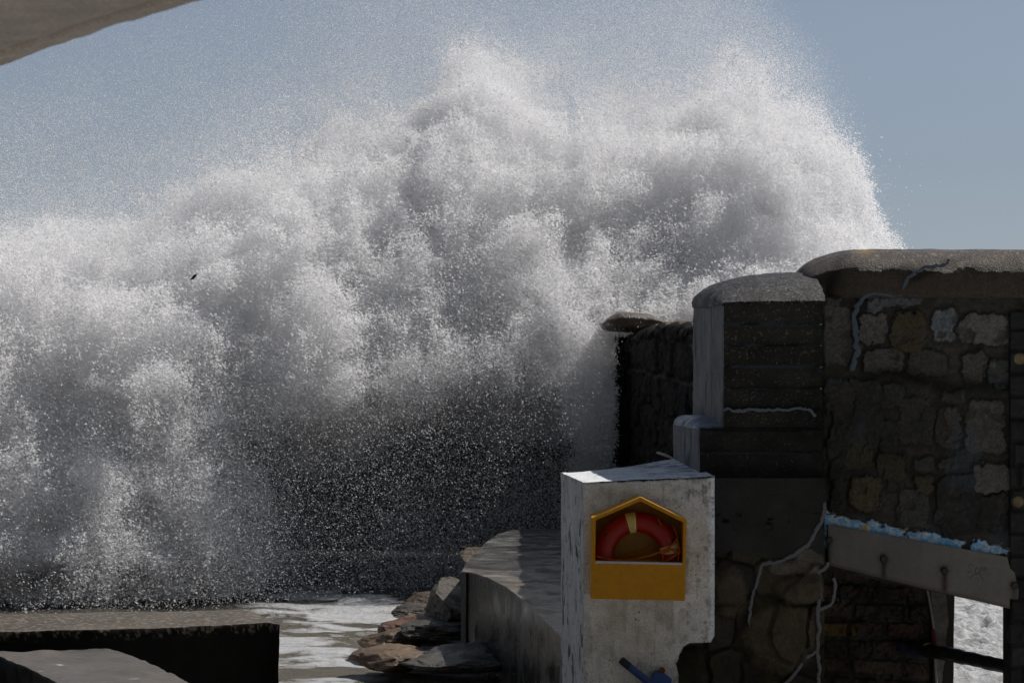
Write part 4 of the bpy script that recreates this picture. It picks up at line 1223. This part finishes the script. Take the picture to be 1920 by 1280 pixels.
# ------------------------------------------------------------------ spray
DC = 40.0                                            # depth of the plume's heart
MPP = DC / FOC
def to_px(x, y, z): return 960 + x / y * FOC, 640 - (z - H) / y * FOC
def lean(x, z): return DC - 2.0 + .16 * x + .80 * (z - 4.2 + np.sqrt((z - 4.2) ** 2 + 1.2)) * .5 * 1.3 + .04 * np.clip(3.9 - z, 0, 9) - .42 * np.clip(4.2 - z, 0, 9) * sst(-2.5, -5.5, x)
core_x = [-400, 0, 60, 120, 200, 270, 330, 400, 480, 540, 600, 680, 740, 790, 820, 870, 930, 980, 1010, 1060, 1120, 1200, 1260, 1300, 1350, 1400, 1450, 1500, 1540, 1565, 1590, 1612, 1640, 1800]
core_y = [520, 520, 500, 515, 505, 470, 450, 410, 390, 330, 285, 270, 262, 225, 175, 160, 175, 205, 245, 265, 250, 245, 248, 245, 232, 210, 205, 225, 270, 320, 380, 440, 560, 900]
mist_x = [-400, 0, 100, 300, 450, 600, 700, 900, 1200, 1380, 1450, 1500, 1550, 1590, 1620, 1650, 1800]
mist_y = [300, 240, 220, 150, 90, 40, -30, -60, -60, -20, 30, 90, 170, 270, 350, 420, 700]
def blob(px, py, cx, cy, rx, ry): return np.exp(-((px - cx) / rx) ** 2 - ((py - cy) / ry) ** 2)
def maps(px, py, rx=None):
    ct = np.interp(px, core_x, core_y); mt = np.interp(px, mist_x, mist_y)
    core = sst(-150, 110, py - ct)
    core = core * (1 - .97 * sst(700, 880, py + .10 * (px - 700)) * sst(400, 540, px) * sst(1140, 1050, px))
    core = core * (1 - .45 * sst(1040, 1120, py))
    core = core - .30 * blob(px, py, 420, 850, 110, 110) - .22 * blob(px, py, 110, 700, 120, 60) - .25 * blob(px, py, 300, 1030, 150, 50)
    core = core - .18 * blob(px, py, 750, 330, 60, 60) - .15 * blob(px, py, 1070, 400, 50, 60)
    core = core + .25 * blob(px, py, 300, 560, 120, 60) + .25 * blob(px, py, 860, 320, 90, 120) + .1 * blob(px, py, 1400, 380, 200, 110)
    mist = .65 * sst(-260, 40, py - mt) + .9 * sst(0, 420, py - mt)
    mist = mist + .8 * blob(px, py, 1440, 300, 150, 170) + .35 * blob(px, py, 800, 120, 160, 110) + .45 * blob(px, py, 1330, 150, 230, 150) + .7 * blob(px, py, 1150, 210, 160, 90) + .3 * blob(px, py, 300, 330, 320, 130)
    mist = mist + 1.3 * sst(-230, 40, py - ct)
    xr = np.interp(py, [-100, 0, 100, 200, 300, 400, 470, 700], [1400, 1450, 1530, 1580, 1605, 1640, 1620, 1560])
    mist = mist * sst(xr + 50, xr - 60, px if rx is None else .75 * rx + .25 * px)
    mist = mist * (1 - .75 * sst(1100, 1150, py))
    dark = sst(720, 900, py + .15 * (px - 700)) * sst(420, 620, px) * sst(1180, 1050, px)
    mist = mist * (1 - .82 * dark)
    return np.clip(core, 0, 1.2), np.clip(mist, 0, 2), dark

def spray_fields(Q):
    """opaque core and thin mist: optical density (per metre) at world points"""
    px, py = to_px(Q[:, 0], Q[:, 1], Q[:, 2])
    w1 = fbm(Q, 1.6, 4, 2) - .5; w2 = fbm(Q, 1.6, 4, 4) - .5
    core, mist, dark = maps(px + w1 * 200, py + w2 * 200, px)
    Qs = Q * A([1.0, 1.0, .8]).astype(F32) + (fbm(Q, .7, 3, 6)[:, None] * .35).astype(F32)
    dy = Q[:, 1] - lean(Q[:, 0], Q[:, 2]) + w1 * 1.9 + (fbm(Q, .55, 4, 5, .65) - .5) * 2.0
    b = fbm(Qs, 1.9, 5, 1, .62)
    b2 = fbm(Qs, .62, 4, 3, .72, billow=True)
    er = (b - .5) * .80 + .31 + (b2 - .3) * .85
    s = core * 1.35 - np.abs(dy / 1.8) ** 2 * .6 - er * 1.9 + .20
    gate = sst(.01, .15, core)
    cd = np.clip(s / .07, 0, 1) * gate
    fb = fbm(Qs, 1.3, 5, 5, .6)
    md = mist * np.exp(-(dy / 2.2) ** 2) * np.clip(fb * 2.6 - .65, .15, 2.0)
    rd = np.abs(2 * fbm(Qs, .30, 3, 0, .6) - 1)              # strings and sheets of drops
    string = np.exp(-(rd / .10) ** 2)
    rope = sst(.80, .93, 1 - np.abs(2 * fbm(Qs * A([1, 1, .6]).astype(F32) + 3, .75, 5, 2, .6) - 1)) * sst(.5, .62, fbm(Q, .9, 3, 1))
    fringe = gate * np.exp(-((s + .10) / .16) ** 2) * string + 2.2 * rope * core * np.exp(-(dy / 1.6) ** 2)
    front = dy < 0
    free = 1 - sst(1.40, 1.58, Q[:, 0] + (w2 * .25)) * sst(4.0, 3.75, Q[:, 2])     # nothing flies through the breakwater
    cd = cd * free; md = md * free; fringe = fringe * free
    fl = free * sst(560, 860, py) * (.25 + .75 * sst(80, 560, px)) * sst(1180, 1040, px + (py - 900) * .25) * (.3 + .7 * fb) * front
    return cd, md, fringe, fl

x0v, x1v, y0v, y1v, z0v, z1v = -11.4, 7.6, -3.6, 3.6, 0.03, 11.2       # y here runs from the leaning mid-surface
vox = .055
nx, ny, nz = [int(round((b - a) / vox)) for a, b in ((x0v, x1v), (y0v, y1v), (z0v, z1v))]
gy = (y0v + (np.arange(ny) + .5) * vox).astype(F32); gz = (z0v + (np.arange(nz) + .5) * vox).astype(F32)
KCORE, KMIST, KFR, KFL = 2.6, .13, .9, .09
rng = np.random.RandomState(5)
flakes = []
hl = (SUN + Vector((0, -1, 0))).normalized()
step = 12
for i0 in range(0, nx, step):
    gx = (x0v + (np.arange(i0, min(nx, i0 + step)) + .5) * vox).astype(F32)
    GX, GY, GZ = np.meshgrid(gx, gy, gz, indexing='ij')
    Q = np.stack([GX.ravel(), GY.ravel() + lean(GX.ravel(), GZ.ravel()), GZ.ravel()], 1).astype(F32)
    cd, md, fr, fl = spray_fields(Q)
    for dens, s0, s1 in ((cd * KCORE + fr * KFR, .012, .034), (md * KMIST, .0045, .014), (fl * KFL, .006, .019)):
        ds = s1 - s0
        lam = dens * vox ** 3 / (.44 * (s0 * s0 + s0 * ds / 2 + ds * ds / 7))
        cnt = rng.poisson(lam)
        k = np.repeat(np.arange(len(Q)), cnt)
        if len(k) == 0: continue
        pt = Q[k] + (rng.rand(len(k), 3).astype(F32) - .5) * vox
        flakes.append(np.c_[pt, (s0 + (s1 - s0) * rng.rand(len(k)) ** 3)].astype(F32))
Fk = np.concatenate(flakes); del flakes
n = len(Fk)
print('flakes', n, nx, ny, nz, round(time.time() - T0, 1))
# every flake: a small triangle, its normal scattered around the direction half way between sun and camera, to even out brightness
N_ = rng.randn(n, 3).astype(F32) * .26 + np.array(hl, F32)
N_ /= np.linalg.norm(N_, axis=1, keepdims=True)
U_ = np.cross(N_, rng.randn(n, 3).astype(F32)); U_ /= np.linalg.norm(U_, axis=1, keepdims=True)
W_ = np.cross(N_, U_)
Vd = np.empty((n, 3, 3), F32)
for k in range(3):
    a_ = k * 2.094 + rng.uniform(-.5, .5, n).astype(F32)
    r_ = Fk[:, 3] * rng.uniform(.7, 1.1, n).astype(F32)
    Vd[:, k] = Fk[:, :3] + U_ * (np.cos(a_) * r_)[:, None] + W_ * (np.sin(a_) * r_)[:, None]
md2, n_, b_ = newmat('water_droplet')
n_.nodes.remove(b_)
df_ = n_.nodes.new('ShaderNodeBsdfDiffuse'); tr_ = n_.nodes.new('ShaderNodeBsdfTranslucent'); mx_ = n_.nodes.new('ShaderNodeMixShader')
df_.inputs[0].default_value = (.96, .96, .97, 1); tr_.inputs[0].default_value = (.96, .96, .97, 1); mx_.inputs[0].default_value = .5
n_.links.new(df_.outputs[0], mx_.inputs[1]); n_.links.new(tr_.outputs[0], mx_.inputs[2]); n_.links.new(mx_.outputs[0], n_.nodes['Material Output'].inputs[0])
o = raw_mesh('sea_spray', Vd.reshape(-1, 3), [np.arange(n * 3, dtype=np.int32).reshape(n, 3)], md2, None, None, False, np.zeros(3))
tag(o, 'great white burst of sea spray thrown up by a wave breaking behind the breakwater', 'sea spray', None, 'stuff')
print('done', n, round(time.time() - T0, 1))
